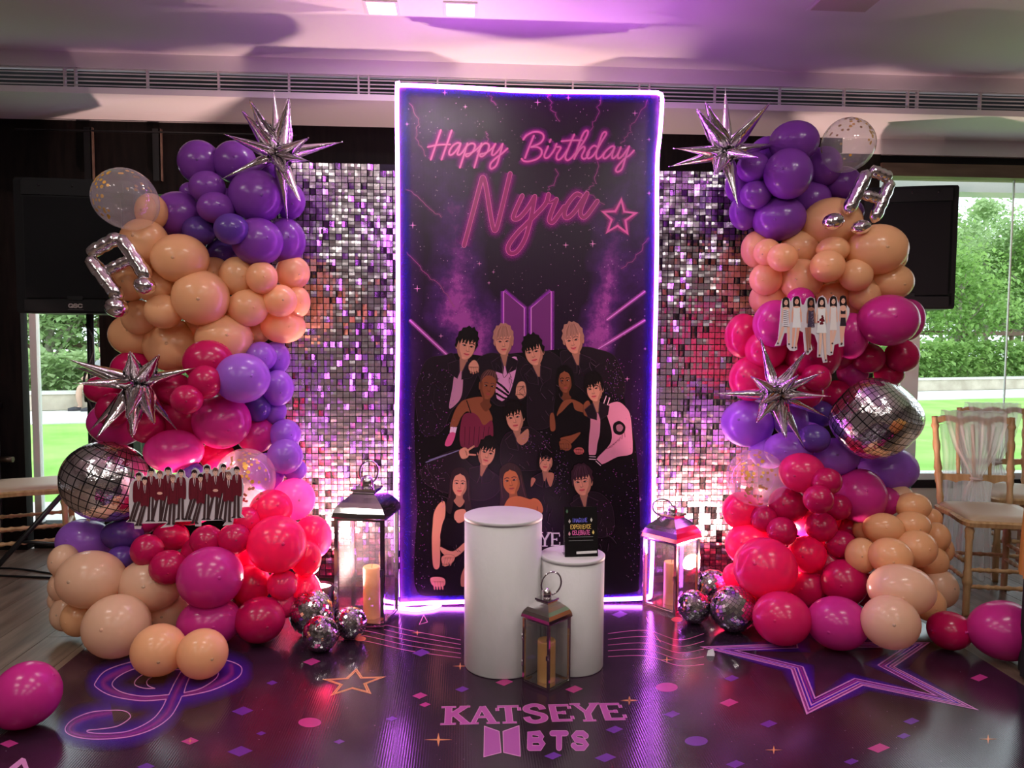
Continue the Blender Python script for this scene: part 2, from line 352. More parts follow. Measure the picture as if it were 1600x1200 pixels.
def tree(px, t_off, h, cr, n, seed, m, label, lean=0.0, name='garden_tree', sz=0.14, zc=0.62, trunk=0.1):
    d = ray(px, 600); d.z = 0
    # place along the line of sight direction at the depth of the planting strip
    k = ((GO+GN*t_off)-Vector((CAMP.x, CAMP.y, 0))).dot(GN)/d.dot(GN)
    o = Vector((CAMP.x, CAMP.y, 0))+d*k
    rnd = random.Random(seed); tr = empty(name, o, label=label, cat='tree', group='garden trees')
    mb = MB(o); top = o+Vector((lean, 0, h*0.62))
    mb.tube([o, o.lerp(top, 0.35)+Vector((rnd.uniform(-.12, .12), 0, 0)), o.lerp(top, 0.7)+Vector((rnd.uniform(-.15, .15), 0, 0)), top], [trunk, trunk*0.85, trunk*0.7, trunk*0.4], 8)
    tips = []
    for i in range(9):
        b = o.lerp(top, rnd.uniform(0.28, 0.95)); a = rnd.uniform(0, 6.28); e = b+Vector((math.cos(a)*cr*0.8, math.sin(a)*cr*0.5, rnd.uniform(0.4, 1.3)))
        mid = b.lerp(e, 0.5)+Vector((0, 0, -0.1)); mb.tube([b, mid, e], [trunk*0.42, trunk*0.28, trunk*0.1], 6); tips.append(e)
        for q in range(2):
            e2 = mid+Vector((rnd.uniform(-.7, .7), rnd.uniform(-.4, .4), rnd.uniform(0.2, 0.9))); mb.tube([mid, e2], [trunk*0.2, trunk*0.06], 5); tips.append(e2)
    mb.build('trunk', M['bark'], tr)
    cl = [(o+Vector((lean+rnd.gauss(0, cr*0.55), rnd.gauss(0, cr*0.5), h*zc+rnd.gauss(0, h*0.2))), rnd.uniform(0.35, 0.75)) for i in range(16)]+[(e, 0.5) for e in tips]
    def place(r):
        c, q = cl[r.randrange(len(cl))]
        return c+Vector((r.gauss(0, q*0.6), r.gauss(0, q*0.6), r.gauss(0, q*0.5)))
    foliage('crown', int(n*1.5), place, sz, seed+50, m, tr, o)
tree(1488, 1.6, 4.6, 1.2, 3200, 11, M['leaf1'], 'pale forked tree right beside the right loudspeaker, outside the window', 0.15, trunk=0.085)
tree(1540, 3.4, 6.0, 1.7, 5200, 12, M['leaf3'], 'leafy tree in the middle of the right window', -0.2)
tree(1600, 3.0, 6.0, 1.8, 5200, 13, M['leaf1'], 'leafy tree at the right edge of the right window', 0.1)
tree(1420, 4.2, 6.5, 1.8, 4600, 14, M['leaf2'], 'deep green tree mostly hidden behind the right loudspeaker', 0.0)
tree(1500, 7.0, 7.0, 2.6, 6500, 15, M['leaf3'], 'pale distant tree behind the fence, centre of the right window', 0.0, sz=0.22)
tree(1590, 7.5, 7.5, 2.6, 6500, 16, M['leaf2'], 'deep green distant tree behind the fence, right side of the right window', 0.0, sz=0.22)
tree(1690, 5.0, 7.0, 2.2, 4500, 19, M['leaf1'], 'leafy tree just beyond the right edge of the right window', 0.0)
tree(75, 2.2, 3.4, 1.1, 4200, 17, M['leaf3'], 'tangled pale shrub tree seen through the left door below the loudspeaker', 0.0, zc=0.5)
tree(120, 3.6, 5.0, 1.6, 4800, 18, M['leaf2'], 'deep green tree behind the left loudspeaker stand', 0.0, zc=0.5)
tree(265, 3.2, 5.2, 1.5, 4200, 20, M['leaf1'], 'bright green tree glimpsed between the clear and purple balloons', 0.0)
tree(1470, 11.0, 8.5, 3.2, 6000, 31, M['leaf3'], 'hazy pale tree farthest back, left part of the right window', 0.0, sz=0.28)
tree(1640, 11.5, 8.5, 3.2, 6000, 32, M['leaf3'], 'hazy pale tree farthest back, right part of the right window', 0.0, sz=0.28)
tree(60, 8.0, 7.0, 2.6, 5000, 33, M['leaf2'], 'deep green tree farthest back behind the left loudspeaker', 0.0, sz=0.24, zc=0.5)
# person sitting on the garden wall, mostly behind the loudspeaker stand
pb = G(0.72, 0.14, 0.315)
def skin_body(name, joints, edges, m, parent, o, sub=2):
    me = bpy.data.meshes.new(name); me.from_pydata([tuple(Vector(j[0])-o) for j in joints], edges, []); me.materials.append(m)
    ob = link(name, me, parent); md = ob.modifiers.new('skin', 'SKIN')
    for i, j in enumerate(joints): me.skin_vertices[0].data[i].radius = (j[1], j[1]); me.skin_vertices[0].data[i].use_root = (i == 0)
    s = ob.modifiers.new('sub', 'SUBSURF'); s.levels = sub; s.render_levels = sub
    md.use_smooth_shade = True
    return ob
def pp(a, b, c): return pb+GD*a+GN*b+Vector((0, 0, c))
per = empty('person', pb, label='person in blue shorts and dark shoes sitting on the garden wall outside', cat='person')
skinm = mat('skin', (0.55, 0.36, 0.27), 0.6)
skin_body('body', [(pp(0, 0, 0.1), .12), (pp(0, 0, .3), .11), (pp(0, 0, .48), .13), (pp(0, 0, .6), .06), (pp(-.02, -.02, .72), .085), (pp(-.02, -.02, .80), .075),
    (pp(-.13, -.12, .08), .075), (pp(-.36, -.22, .09), .058), (pp(-.38, -.24, -.08), .052), (pp(-.36, -.22, -.26), .036), (pp(-.46, -.26, -.30), .03),
    (pp(.02, -.14, .08), .075), (pp(-.16, -.36, .10), .058), (pp(-.16, -.38, -.08), .052), (pp(-.14, -.36, -.26), .036), (pp(-.22, -.42, -.30), .03),
    (pp(-.05, -.16, .5), .05), (pp(-.18, -.2, .3), .04), (pp(-.34, -.2, .2), .033), (pp(.05, .16, .5), .05), (pp(.1, .16, .28), .04), (pp(-.1, .05, .16), .033)],
    [(0, 1), (1, 2), (2, 3), (3, 4), (4, 5), (0, 6), (6, 7), (7, 8), (8, 9), (9, 10), (0, 11), (11, 12), (12, 13), (13, 14), (14, 15), (2, 16), (16, 17), (17, 18), (2, 19), (19, 20), (20, 21)], skinm, per, pb)
skin_body('shorts', [(pp(0, 0, 0.1), .135), (pp(-.13, -.12, .08), .09), (pp(-.28, -.19, .085), .078), (pp(.02, -.14, .08), .09), (pp(-.10, -.29, .09), .078)], [(0, 1), (1, 2), (0, 3), (3, 4)], mat('blue_denim', (0.08, 0.14, 0.26), 0.8), per, pb)
skin_body('shirt', [(pp(0, 0, 0.18), .13), (pp(0, 0, .3), .125), (pp(0, 0, .49), .14), (pp(-.06, -.17, .49), .07), (pp(-.12, -.19, .39), .058), (pp(.06, .17, .49), .07), (pp(.08, .17, .38), .058)], [(0, 1), (1, 2), (2, 3), (3, 4), (2, 5), (5, 6)], mat('grey_shirt', (0.3, 0.3, 0.32), 0.9), per, pb)
MB(pb).sphere(pp(-.01, -.01, .79), .095, 14, 8, (1, 1, .9)).build('hair', mat('dark_hair', (0.02, 0.015, 0.012), 0.6), per)
for a, b in ((-.40, -.235), (-.18, -.39)):
    MB(pb).tube([pp(a+.05, b, -.30), pp(a-.05, b-.03, -.30), pp(a-.14, b-.05, -.305)], [.045, .05, .03], 8).build('shoe', mat('dark_shoe', (0.03, 0.03, 0.04), 0.6), per)
# ------------------------------------------------------------------ balloons
def latex(name, col, trans=0.22, rough=0.22):
    m = mat(name, col, rough); N, L, b = nodes(m); b.inputs['Specular IOR Level'].default_value = 0.45
    t = N.new('ShaderNodeBsdfTranslucent'); t.inputs[0].default_value = (*[min(1, c*1.15) for c in col], 1)
    mx = N.new('ShaderNodeMixShader'); mx.inputs[0].default_value = trans
    L.new(b.outputs[0], mx.inputs[1]); L.new(t.outputs[0], mx.inputs[2]); L.new(mx.outputs[0], N['Material Output'].inputs[0]); return m
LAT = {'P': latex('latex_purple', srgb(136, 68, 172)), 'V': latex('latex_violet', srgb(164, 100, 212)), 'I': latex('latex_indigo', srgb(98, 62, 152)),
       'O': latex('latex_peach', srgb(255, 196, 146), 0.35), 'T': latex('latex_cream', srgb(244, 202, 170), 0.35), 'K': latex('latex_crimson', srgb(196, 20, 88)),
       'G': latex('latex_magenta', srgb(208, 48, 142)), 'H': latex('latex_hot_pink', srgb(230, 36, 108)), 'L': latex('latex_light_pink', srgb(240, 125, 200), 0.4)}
COLN = {'P': 'purple', 'V': 'violet', 'I': 'dark indigo', 'O': 'peach', 'T': 'cream', 'K': 'crimson', 'G': 'magenta', 'H': 'hot pink', 'L': 'light pink', 'C': 'clear confetti'}
M['clear_latex'] = clear_mat('clear_latex', (0.95, 0.94, 0.94), 0.20, (0.9, 0.86, 0.86), 0.06)
M['clear_pink'] = clear_mat('clear_latex_pinkish', (0.96, 0.90, 0.93), 0.24, (0.95, 0.75, 0.84), 0.06)
M['gold'] = mat('gold_confetti', (0.80, 0.42, 0.06), 0.35, 0.25)
BN, BM_ = 32, 20
def balloon_profile():
    pr = []
    for i in range(BM_+1):
        t = math.pi*i/BM_
        z = -math.cos(t); r = math.sin(t)*(1+0.05*z)
        if z < 0: z *= 1.08
        pr.append((max(r, 0.0), z))
    pr[0] = (0.0, -1.10); pr[-1] = (0, 1.0); return pr
BODY = {k: MB().lathe(balloon_profile(), n=BN).mesh('balloon_body', m) for k, m in LAT.items()}
BODY['C'] = MB().lathe(balloon_profile(), n=BN).mesh('clear_body', M['clear_latex']); BODY['Cp'] = MB().lathe(balloon_profile(), n=BN).mesh('clear_body', M['clear_pink'])
def knot_mesh(m): return MB().lathe([(0.03, -1.06), (0.055, -1.10), (0.03, -1.125), (0.07, -1.17), (0.06, -1.185), (0, -1.18)], n=10).mesh('knot', m)
def tip_mesh(m): return MB().lathe([(0.075, 0.985), (0.05, 1.004), (0.02, 1.012), (0, 1.013)], n=10).mesh('tip', m)
DARK = {k: mat('latex_tip_'+COLN[k].replace(' ', '_'), tuple(c*0.6 for c in LAT[k].node_tree.nodes['Principled BSDF'].inputs['Base Color'].default_value[:3]), 0.4) for k in LAT}
TIPS = {k: tip_mesh(m) for k, m in LAT.items()}
KNOT = {k: knot_mesh(m) for k, m in LAT.items()}; TIP = {k: tip_mesh(DARK[k]) for k in LAT}
KNOT['C'] = KNOT['Cp'] = KNOT['T']
PLACED = []
def drop(px, py, rx, ry, yback, front=-1.2, tight=0.79):
    """settle a balloon against those already in the garland: walk back along its sight line until it touches"""
    rp = (rx*ry)**0.5; best = None; Y = front
    while Y <= yback+1e-6:
        c = U(px, py, Y); s = (c-CAMP).dot(FW)/FPX; r = rp*s
        if c.z-ry*s < 0.004: break
        if any((c-q).length < tight*(r+q_r) for q, q_r in PLACED): break
        best = (c, s); Y += 0.012
    if best is None:
        c = U(px, py, front); best = (c, (c-CAMP).dot(FW)/FPX)
    return best
def ybk(py): return 0.06 if py < 640 else 0.06-(py-640)/380*0.40
def balloon(px, py, rx, ry, k, where, colx, axis=None, yb=None, name='balloon', group=None, big=None, full=None):
    if full is None: rx *= 1.055; ry *= 1.055
    c, s = drop(px, py, rx, ry, ybk(py) if yb is None else yb)
    PLACED.append((c, (rx*ry)**0.5*s))
    rnd = random.Random(int(px*7+py*13))
    if axis is None:
        out = Vector((c.x-colx, -0.28, rnd.uniform(-0.10, 0.10))).normalized()
        d = (out*0.8+(CAMP-c).normalized()*0.9+Vector((rnd.uniform(-.35, .35), 0, rnd.uniform(-.35, .3)))).normalized()
    else: d = Vector(axis).normalized()
    X = Vector((0, 0, 1)).cross(d)
    X = X.normalized() if X.length > 0.05 else Vector((1, 0, 0))
    Y_ = d.cross(X); S = Matrix.Diagonal((rx*s, ry*s, (rx*ry)**0.5*s*1.03, 1))
    Rm = Matrix((X, Y_, d)).transposed().to_4x4()
    r = (rx*ry)**0.5
    size = 'big' if r > 37 else 'medium' if r > 27 else 'small'
    kk = 'C' if k in ('C', 'Cp') else k
    lab = full or '%s %s balloon %s' % (size, COLN[kk], where)
    o = link('confetti_balloon' if kk == 'C' else name, BODY[k]); o.matrix_world = Matrix.Translation(c) @ Rm @ S
    tag(o, lab, 'balloon', group or COLN[kk]+' balloons')
    kn = link('knot', KNOT[k], o)
    if kk != 'C': link('tip', (TIP if rnd.random() < 0.35 else TIPS)[k], o)
    if kk == 'C':
        mb = MB(); rr = random.Random(int(px)); nrm = 34
        for i in range(nrm*2):
            if i < nrm: v = Vector((rr.gauss(0, .45), rr.gauss(0.1, .4), 1)).normalized()*1.004   # flakes clinging to the film
            elif i < nrm*1.5: v = Vector((rr.gauss(0, .5), rr.gauss(0.9, .3), rr.gauss(0.2, 0.5))).normalized()*1.004
            else: v = Vector((rr.gauss(0, .25), rr.gauss(-0.75, .2), rr.gauss(0.5, 0.3))).normalized()*1.004
            v.z = max(v.z, -0.9)
            a, b, _ = frame(v); q = 0.056*rr.uniform(.8, 1.2)
            mb.add([v+a*q*math.cos(t*math.pi/4)+b*q*math.sin(t*math.pi/4) for t in range(8)], [tuple(range(8))])
        cf = mb.build('confetti', M['gold'], o); cf['kind'] = 'stuff'
    return o
CL, CRX = -1.55, 1.55
TL, BL, TR, BR = 'in the left garland', 'at the foot of the left garland', 'in the right garland', 'at the foot of the right garland'
LEFT = [
 # back row first, nearest last
 (297, 301, 15, 15, 'P', 'peeping out behind the top purple cluster, left garland'),
 (420, 272, 26, 26, 'P', 'half hidden behind the top left star balloon'),
 (312, 254, 31, 32, 'P', 'at the very top left of the left garland'),
 (367, 254, 31, 31, 'P', 'at the top of the left garland, beside the star balloon'),
 (451, 314, 24, 27, 'P', 'under the right arm of the top left star balloon'),
 (445, 377, 30, 34, 'P', 'at the right edge of the top purple cluster, left garland'),
 (324, 293, 26, 24, 'P', 'tucked below the two topmost ones of the left garland'),
 (402, 378, 37, 35, 'P', 'low in the top purple cluster of the left garland'),
 (280, 336, 37, 34, 'P', 'at the left edge of the top purple cluster, left garland'),
 (337, 325, 27, 23, 'P', 'in the middle of the top purple cluster, left garland'),
 (400, 307, 40, 39, 'P', 'just under the top left star balloon'),
 (311, 361, 24, 22, 'I', 'left of the three dark ones, left garland'),
 (361, 358, 25, 23, 'I', 'right of the three dark ones, left garland'),
 (346, 396, 23, 23, 'I', 'lowest of the three dark ones, left garland'),
 (237, 331, 22, 27, 'O', 'seen through the upper left clear balloon'),
 (203, 438, 28, 31, 'O', 'behind the frame of the left music note'),
 (226, 378, 34, 34, 'O', 'right behind the top of the left music note'),
 (334, 425, 24, 22, 'O', 'in shadow below the three dark indigo ones, left garland'),
 (463, 472, 20, 24, 'O', 'at the right rim of the peach band, left garland'),
 (402, 518, 20, 18, 'O', 'above the upper violet ones, left garland'),
 (282, 404, 41, 36, 'O', 'directly below the left purple cluster, right of the music note'),
 (370, 432, 26, 29, 'O', 'left of the two little ones, right side of left peach band'),
 (213, 524, 38, 32, 'O', 'at the lower left corner of the peach band, left garland'),
 (442, 510, 33, 25, 'O', 'at the lower right corner of the peach band, left garland'),
 (350, 530, 41, 36, 'O', 'at the bottom middle of the peach band, left garland'),
 (409, 434, 23, 24, 'O', 'second from the right on top of the peach band, left garland'),
 (457, 426, 25, 25, 'O', 'at the upper right corner of the peach band, left garland'),
 (218, 496, 25, 26, 'O', 'just right of the left note head'),
 (387, 481, 29, 28, 'O', 'right of the biggest one in the peach band, left garland'),
 (437, 470, 25, 24, 'O', 'under the upper right corner one of the left peach band'),
 (271, 540, 42, 39, 'O', 'just above the left starburst balloon, bottom of the peach band'),
 (243, 449, 27, 23, 'O', 'overlapping the right head of the left music note'),
 (314, 465, 41, 41, 'O', 'in the centre of the peach band, left garland'),
 (256, 487, 27, 25, 'O', 'below left of the central big one, left peach band'),
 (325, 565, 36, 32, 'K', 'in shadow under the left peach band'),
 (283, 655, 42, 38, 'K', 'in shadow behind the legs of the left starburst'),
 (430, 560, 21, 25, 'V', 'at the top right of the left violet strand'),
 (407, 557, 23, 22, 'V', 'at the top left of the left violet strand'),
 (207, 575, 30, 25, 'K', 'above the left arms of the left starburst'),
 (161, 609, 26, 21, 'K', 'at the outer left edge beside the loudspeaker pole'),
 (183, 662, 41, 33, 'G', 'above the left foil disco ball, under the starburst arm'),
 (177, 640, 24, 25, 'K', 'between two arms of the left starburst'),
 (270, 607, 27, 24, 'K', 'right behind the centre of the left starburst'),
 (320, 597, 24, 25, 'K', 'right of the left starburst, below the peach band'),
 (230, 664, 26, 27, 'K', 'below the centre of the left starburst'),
 (434, 606, 23, 27, 'V', 'at the right of the largest violet one, left strand'),
 (428, 642, 18, 19, 'V', 'with a bright glint under the right violet one, left strand'),
 (402, 638, 19, 20, 'I', 'tucked under the largest violet one, left strand'),
 (445, 679, 23, 23, 'V', 'third down on the right edge of the left violet strand'),
 (461, 734, 17, 17, 'V', 'lowest on the right edge of the left violet strand'),
 (416, 738, 27, 29, 'V', 'behind the left pink-tinted clear balloon'),
 (445, 713, 26, 26, 'V', 'near the bottom of the left violet strand'),
 (400, 680, 28, 27, 'G', 'right of the big glossy one, beside the left violet strand'),
 (339, 712, 25, 23, 'K', 'in shadow above the left clear balloon'),
 (292, 624, 23, 22, 'K', 'foremost right of the left starburst'),
 (378, 591, 40, 37, 'V', 'with a dark tip, the largest of the left violet strand'),
 (272, 705, 42, 32, 'G', 'above the cutout of suited figures'),
 (346, 658, 42, 40, 'G', 'glossy, in the middle of the left garland'),
 (301, 738, 16, 15, 'I', 'peeping above the suited cutout'),
 (224, 800, 30, 33, 'G', 'behind the left end of the suited cutout'),
 (318, 866, 32, 30, 'K', 'in shadow below the suited cutout'),
 (459, 780, 31, 31, 'L', 'glowing at the right edge of the left garland'),
 (423, 796, 31, 29, 'H', 'right of the suited cutout below the clear balloon'),
 (385, 813, 20, 20, 'H', 'behind the right end of the suited cutout'),
 (488, 839, 28, 32, 'H', 'backlit at the right edge near the big lantern'),
 (475, 927, 25, 33, 'H', 'behind the mirror balls beside the big lantern'),
 (477, 872, 22, 27, 'K', 'beside the big lantern, right of the largest hot pink one'),
 (441, 945, 20, 20, 'H', 'in shadow left of the mirror balls'),
 (358, 940, 30, 30, 'K', 'in shadow low in the left pink cluster'),
 (323, 845, 24, 23, 'K', 'under the middle of the suited cutout'),
 (366, 842, 24, 23, 'K', 'under the right legs of the suited cutout'),
 (192, 836, 30, 23, 'I', 'under the left foil disco ball, right of the violet one'),
 (191, 872, 22, 18, 'I', 'squeezed above the cream ones, left garland'),
 (133, 846, 40, 33, 'V', 'under the left foil disco ball'),
 (100, 876, 20, 24, 'T', 'at the outer left edge beside the violet one, left foot'),
 (93, 936, 15, 18, 'T', 'at the outer left edge, second up from the floor, left foot'),
 (102, 915, 22, 24, 'T', 'half behind the largest cream one, left foot'),
 (105, 958, 22, 26, 'T', 'at the lower left edge near the floor, left foot'),
 (262, 955, 34, 30, 'T', 'in shadow between cream and magenta ones, left foot'),
 (236, 913, 46, 39, 'T', 'in the middle of the cream cluster, left foot'),
 (392, 914, 28, 30, 'K', 'in the lower pink cluster right of the glossy magenta one, left foot'),
 (441, 913, 22, 22, 'H', 'below the largest hot pink one, left garland'),
 (432, 850, 43, 42, 'H', 'with a visible tip, the largest near the big lantern'),
 (267, 839, 26, 22, 'K', 'first of three little ones under the suited cutout'),
 (230, 860, 23, 24, 'K', 'left of three little ones under the suited cutout'),
 (263, 886, 27, 25, 'K', 'lowest of three little ones under the suited cutout'),
 (406, 968, 36, 33, 'K', 'resting on the floor left of the mirror balls'),
 (327, 972, 46, 36, 'G', 'low over the floor above the two peach ones, left foot'),
 (125, 965, 25, 27, 'O', 'at the lower left of the cream cluster, left foot'),
 (143, 905, 48, 42, 'T', 'with a faint stain, the largest on the left foot'),
 (183, 978, 47, 46, 'T', 'resting on the wooden floor, left foot'),
 (328, 902, 47, 45, 'G', 'glossy with a dark tip, front of the left foot'),
 (248, 1015, 39, 37, 'O', 'left of the two lying on the treble clef print'),
 (316, 1021, 36, 36, 'O', 'right of the two lying on the treble clef print'),
]
RIGHT = [
 (1200, 240, 27, 25, 'P', 'behind the right arm of the top right star'),
 (1155, 290, 20, 26, 'P', 'behind the lower arm of the top right star'),
 (1330, 332, 18, 18, 'P', 'behind the right music note'),
 (1241, 222, 36, 30, 'P', 'at the very top of the right garland'),
 (1268, 312, 28, 27, 'P', 'in shadow in the middle of the right purple cluster'),
 (1163, 332, 21, 26, 'P', 'at the lower left of the right purple cluster'),
 (1316, 287, 27, 25, 'P', 'left of the right music note stem'),
 (1177, 262, 24, 23, 'P', 'right beside the centre of the top right star'),
 (1181, 304, 23, 21, 'P', 'below the one beside the star, right garland'),
 (1287, 260, 26, 29, 'P', 'under the upper right clear balloon'),
 (1217, 341, 39, 33, 'P', 'at the bottom of the right purple cluster'),
 (1232, 272, 35, 37, 'P', 'glossy with a tip, middle of the right purple cluster'),
 (1182, 390, 22, 27, 'O', 'at the upper left edge of the right peach band'),
 (1388, 402, 26, 25, 'O', 'half behind the biggest one beside the right loudspeaker'),
 (1300, 349, 43, 37, 'O', 'behind the heads of the right music note'),
 (1252, 387, 30, 25, 'O', 'below the lowest purple one, right garland'),
 (1345, 482, 26, 28, 'O', 'right of the cutout of women in dresses'),
 (1200, 467, 27, 26, 'O', 'at the lower left corner of the right peach band'),
 (1392, 440, 32, 27, 'O', 'at the right edge of the peach band below the biggest, right garland'),
 (1302, 390, 24, 19, 'O', 'above the round pale one in the middle of the right peach band'),
 (1252, 437, 31, 31, 'O', 'in the lower middle of the right peach band'),
 (1350, 460, 23, 25, 'O', 'under the right part of the peach band above the women cutout'),
 (1301, 462, 24, 20, 'O', 'just above the heads of the women cutout'),
 (1370, 390, 43, 37, 'O', 'beside the right loudspeaker, the biggest of the right peach band'),
 (1199, 394, 20, 20, 'O', 'at the upper left of the right peach band, left of a twin'),
 (1197, 436, 24, 24, 'O', 'glowing at the left edge of the right peach band'),
 (1337, 430, 24, 24, 'O', 'below left of the biggest one, right peach band'),
 (1293, 416, 25, 24, 'O', 'round and foremost in the middle of the right peach band'),
 (1223, 402, 22, 21, 'O', 'foremost at the upper left of the right peach band'),
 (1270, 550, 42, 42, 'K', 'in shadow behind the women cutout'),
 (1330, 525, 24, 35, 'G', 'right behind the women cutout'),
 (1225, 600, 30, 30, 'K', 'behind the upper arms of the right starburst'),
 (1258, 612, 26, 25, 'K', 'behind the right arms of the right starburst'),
 (1332, 582, 22, 22, 'G', 'in shadow above the right foil disco ball'),
 (1417, 500, 22, 31, 'G', 'behind the glossy one beside the right window'),
 (1161, 525, 26, 33, 'H', 'at the left edge level with the women cutout'),
 (1172, 592, 30, 33, 'H', 'at the left edge behind the right starburst'),
 (1197, 547, 30, 29, 'H', 'below left of the women cutout'),
 (1251, 468, 20, 18, 'G', 'peeping over the heads of the women cutout'),
 (1389, 583, 21, 20, 'K', 'just above the right foil disco ball'),
 (1409, 556, 24, 24, 'K', 'dark, at the right edge beside the window'),
 (1212, 506, 32, 35, 'G', 'behind the left end of the women cutout'),
 (1357, 560, 23, 22, 'K', 'below the glossy one beside the right loudspeaker'),
 (1307, 616, 22, 21, 'K', 'left of the top of the right foil disco ball'),
 (1276, 590, 21, 20, 'K', 'foremost below the women cutout'),
 (1387, 501, 43, 38, 'G', 'glossy, below the right loudspeaker'),
 (1200, 706, 27, 25, 'V', 'behind the right confetti balloon'),
 (1280, 647, 22, 20, 'I', 'left of the right foil disco ball'),
 (1236, 657, 25, 26, 'V', 'behind the lower arms of the right starburst'),
 (1168, 662, 38, 35, 'V', 'at the left edge under the right starburst'),
 (1303, 714, 36, 28, 'V', 'under the right foil disco ball, left part'),
 (1388, 733, 43, 33, 'V', 'under the right foil disco ball, by the window'),
 (1232, 703, 35, 27, 'V', 'above the right crimson cluster'),
 (1272, 685, 23, 21, 'I', 'below the lower right arm of the right starburst'),
 (1405, 776, 20, 17, 'T', 'behind the right peach cluster, under the violet one'),
 (1385, 783, 19, 21, 'G', 'right of the glossy one, above the lower peach cluster'),
 (1159, 798, 28, 28, 'H', 'at the left edge under the right confetti balloon'),
 (1172, 852, 36, 32, 'H', 'at the left edge above the largest one, right foot'),
 (1150, 900, 19, 19, 'H', 'backlit beside the right mirror balls'),
 (1178, 932, 24, 24, 'H', 'behind the right mirror balls'),
 (1357, 922, 24, 26, 'K', 'in shadow left of the lower cream ones, right foot'),
 (1253, 738, 33, 29, 'H', 'right of the right confetti balloon'),
 (1344, 775, 37, 40, 'G', 'glossy, under the violet ones, right garland'),
 (1292, 752, 22, 20, 'K', 'at the top of the crimson cluster, right garland'),
 (1310, 792, 19, 19, 'K', 'second row right in the crimson cluster, right garland'),
 (1194, 811, 20, 20, 'K', 'at the left of the crimson cluster, right garland'),
 (1327, 826, 20, 18, 'K', 'at the right of the crimson cluster beside the peach ones'),
 (1231, 789, 28, 27, 'K', 'below right of the right confetti balloon'),
 (1222, 830, 22, 21, 'K', 'third row left in the crimson cluster, right garland'),
 (1279, 780, 22, 21, 'K', 'in the centre of the crimson cluster, right garland'),
 (1283, 823, 23, 22, 'K', 'third row middle in the crimson cluster, right garland'),
 (1261, 866, 28, 27, 'K', 'fourth row left in the crimson cluster, right garland'),
 (1314, 851, 22, 21, 'K', 'fourth row right in the crimson cluster, right garland'),
 (1350, 828, 16, 17, 'O', 'between the crimson and peach clusters, right foot'),
 (1475, 858, 13, 19, 'O', 'at the outer right edge of the lower peach cluster'),
 (1455, 810, 15, 15, 'O', 'at the upper right edge of the lower peach cluster'),
 (1445, 888, 20, 20, 'O', 'in shadow low in the lower peach cluster, right foot'),
 (1458, 877, 21, 22, 'O', 'near the outer right edge above the cream pair, right foot'),
 (1426, 791, 26, 20, 'O', 'at the top of the lower peach cluster, right foot'),
 (1346, 868, 23, 26, 'O', 'at the left edge of the lower peach cluster'),
 (1462, 839, 19, 22, 'O', 'at the right of the lower peach cluster, third down'),
 (1425, 820, 26, 20, 'O', 'second down in the lower peach cluster, right foot'),
 (1431, 857, 29, 27, 'O', 'right of centre in the lower peach cluster'),
 (1380, 826, 29, 23, 'O', 'at the upper left of the lower peach cluster'),
 (1391, 869, 31, 27, 'O', 'foremost in the middle of the lower peach cluster'),
 (1466, 919, 26, 29, 'T', 'behind the largest cream one near the tulle chair'),
 (1450, 943, 24, 25, 'O', 'low behind the largest cream one, right foot'),
 (1196, 888, 46, 45, 'H', 'behind the right mirror balls, the largest of the right foot'),
 (1261, 918, 30, 28, 'K', 'left of two above the floor ones, right foot'),
 (1320, 910, 33, 34, 'K', 'right of two above the floor ones, right foot'),
 (1408, 921, 47, 37, 'T', 'glossy, the largest below the lower peach cluster'),
 (1222, 966, 42, 39, 'H', 'resting on the floor beside the right mirror balls'),
 (1309, 973, 44, 38, 'G', 'resting on the floor star, middle of the right foot'),
 (1391, 972, 41, 39, 'T', 'resting on the floor star, right side of the right foot'),
]
def settle(rows, cx):
    global PLACED
    PLACED = []
    for b in rows:
        balloon(b[0], b[1], b[2], b[3], b[4], b[5], cx)
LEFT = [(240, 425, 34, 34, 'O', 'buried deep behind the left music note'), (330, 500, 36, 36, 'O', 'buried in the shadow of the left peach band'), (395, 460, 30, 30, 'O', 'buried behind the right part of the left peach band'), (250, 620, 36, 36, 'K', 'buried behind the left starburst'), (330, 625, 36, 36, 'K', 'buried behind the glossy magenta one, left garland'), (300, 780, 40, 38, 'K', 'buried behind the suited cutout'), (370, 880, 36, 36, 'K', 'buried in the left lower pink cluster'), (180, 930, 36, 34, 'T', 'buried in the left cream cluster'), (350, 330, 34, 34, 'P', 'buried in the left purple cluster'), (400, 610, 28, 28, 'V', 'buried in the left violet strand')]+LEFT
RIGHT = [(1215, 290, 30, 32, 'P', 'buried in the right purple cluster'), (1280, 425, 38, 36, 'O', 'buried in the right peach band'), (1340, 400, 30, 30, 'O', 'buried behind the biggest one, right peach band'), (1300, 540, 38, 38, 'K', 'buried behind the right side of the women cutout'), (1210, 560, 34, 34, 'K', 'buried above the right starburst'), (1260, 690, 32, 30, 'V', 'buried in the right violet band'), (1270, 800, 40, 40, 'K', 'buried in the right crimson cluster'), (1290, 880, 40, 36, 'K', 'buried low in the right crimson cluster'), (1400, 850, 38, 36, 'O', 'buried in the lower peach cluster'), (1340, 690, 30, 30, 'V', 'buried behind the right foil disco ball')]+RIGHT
settle(LEFT, CL)
balloon(196, 311, 50, 45, 'C', '', CL, axis=(-0.4, -0.7, 0.55), full='clear balloon with gold confetti at the upper left, in front of the loudspeaker')
balloon(383, 748, 46, 47, 'Cp', '', CL, axis=(0.3, -0.8, 0.3), full='clear pink-tinted confetti balloon beside the suited cutout')
LPL = PLACED
settle(RIGHT, CRX)
balloon(1325, 226, 38, 41, 'C', '', CRX, axis=(0.35, -0.5, 0.8), full='clear balloon with gold confetti at the top right of the right garland')
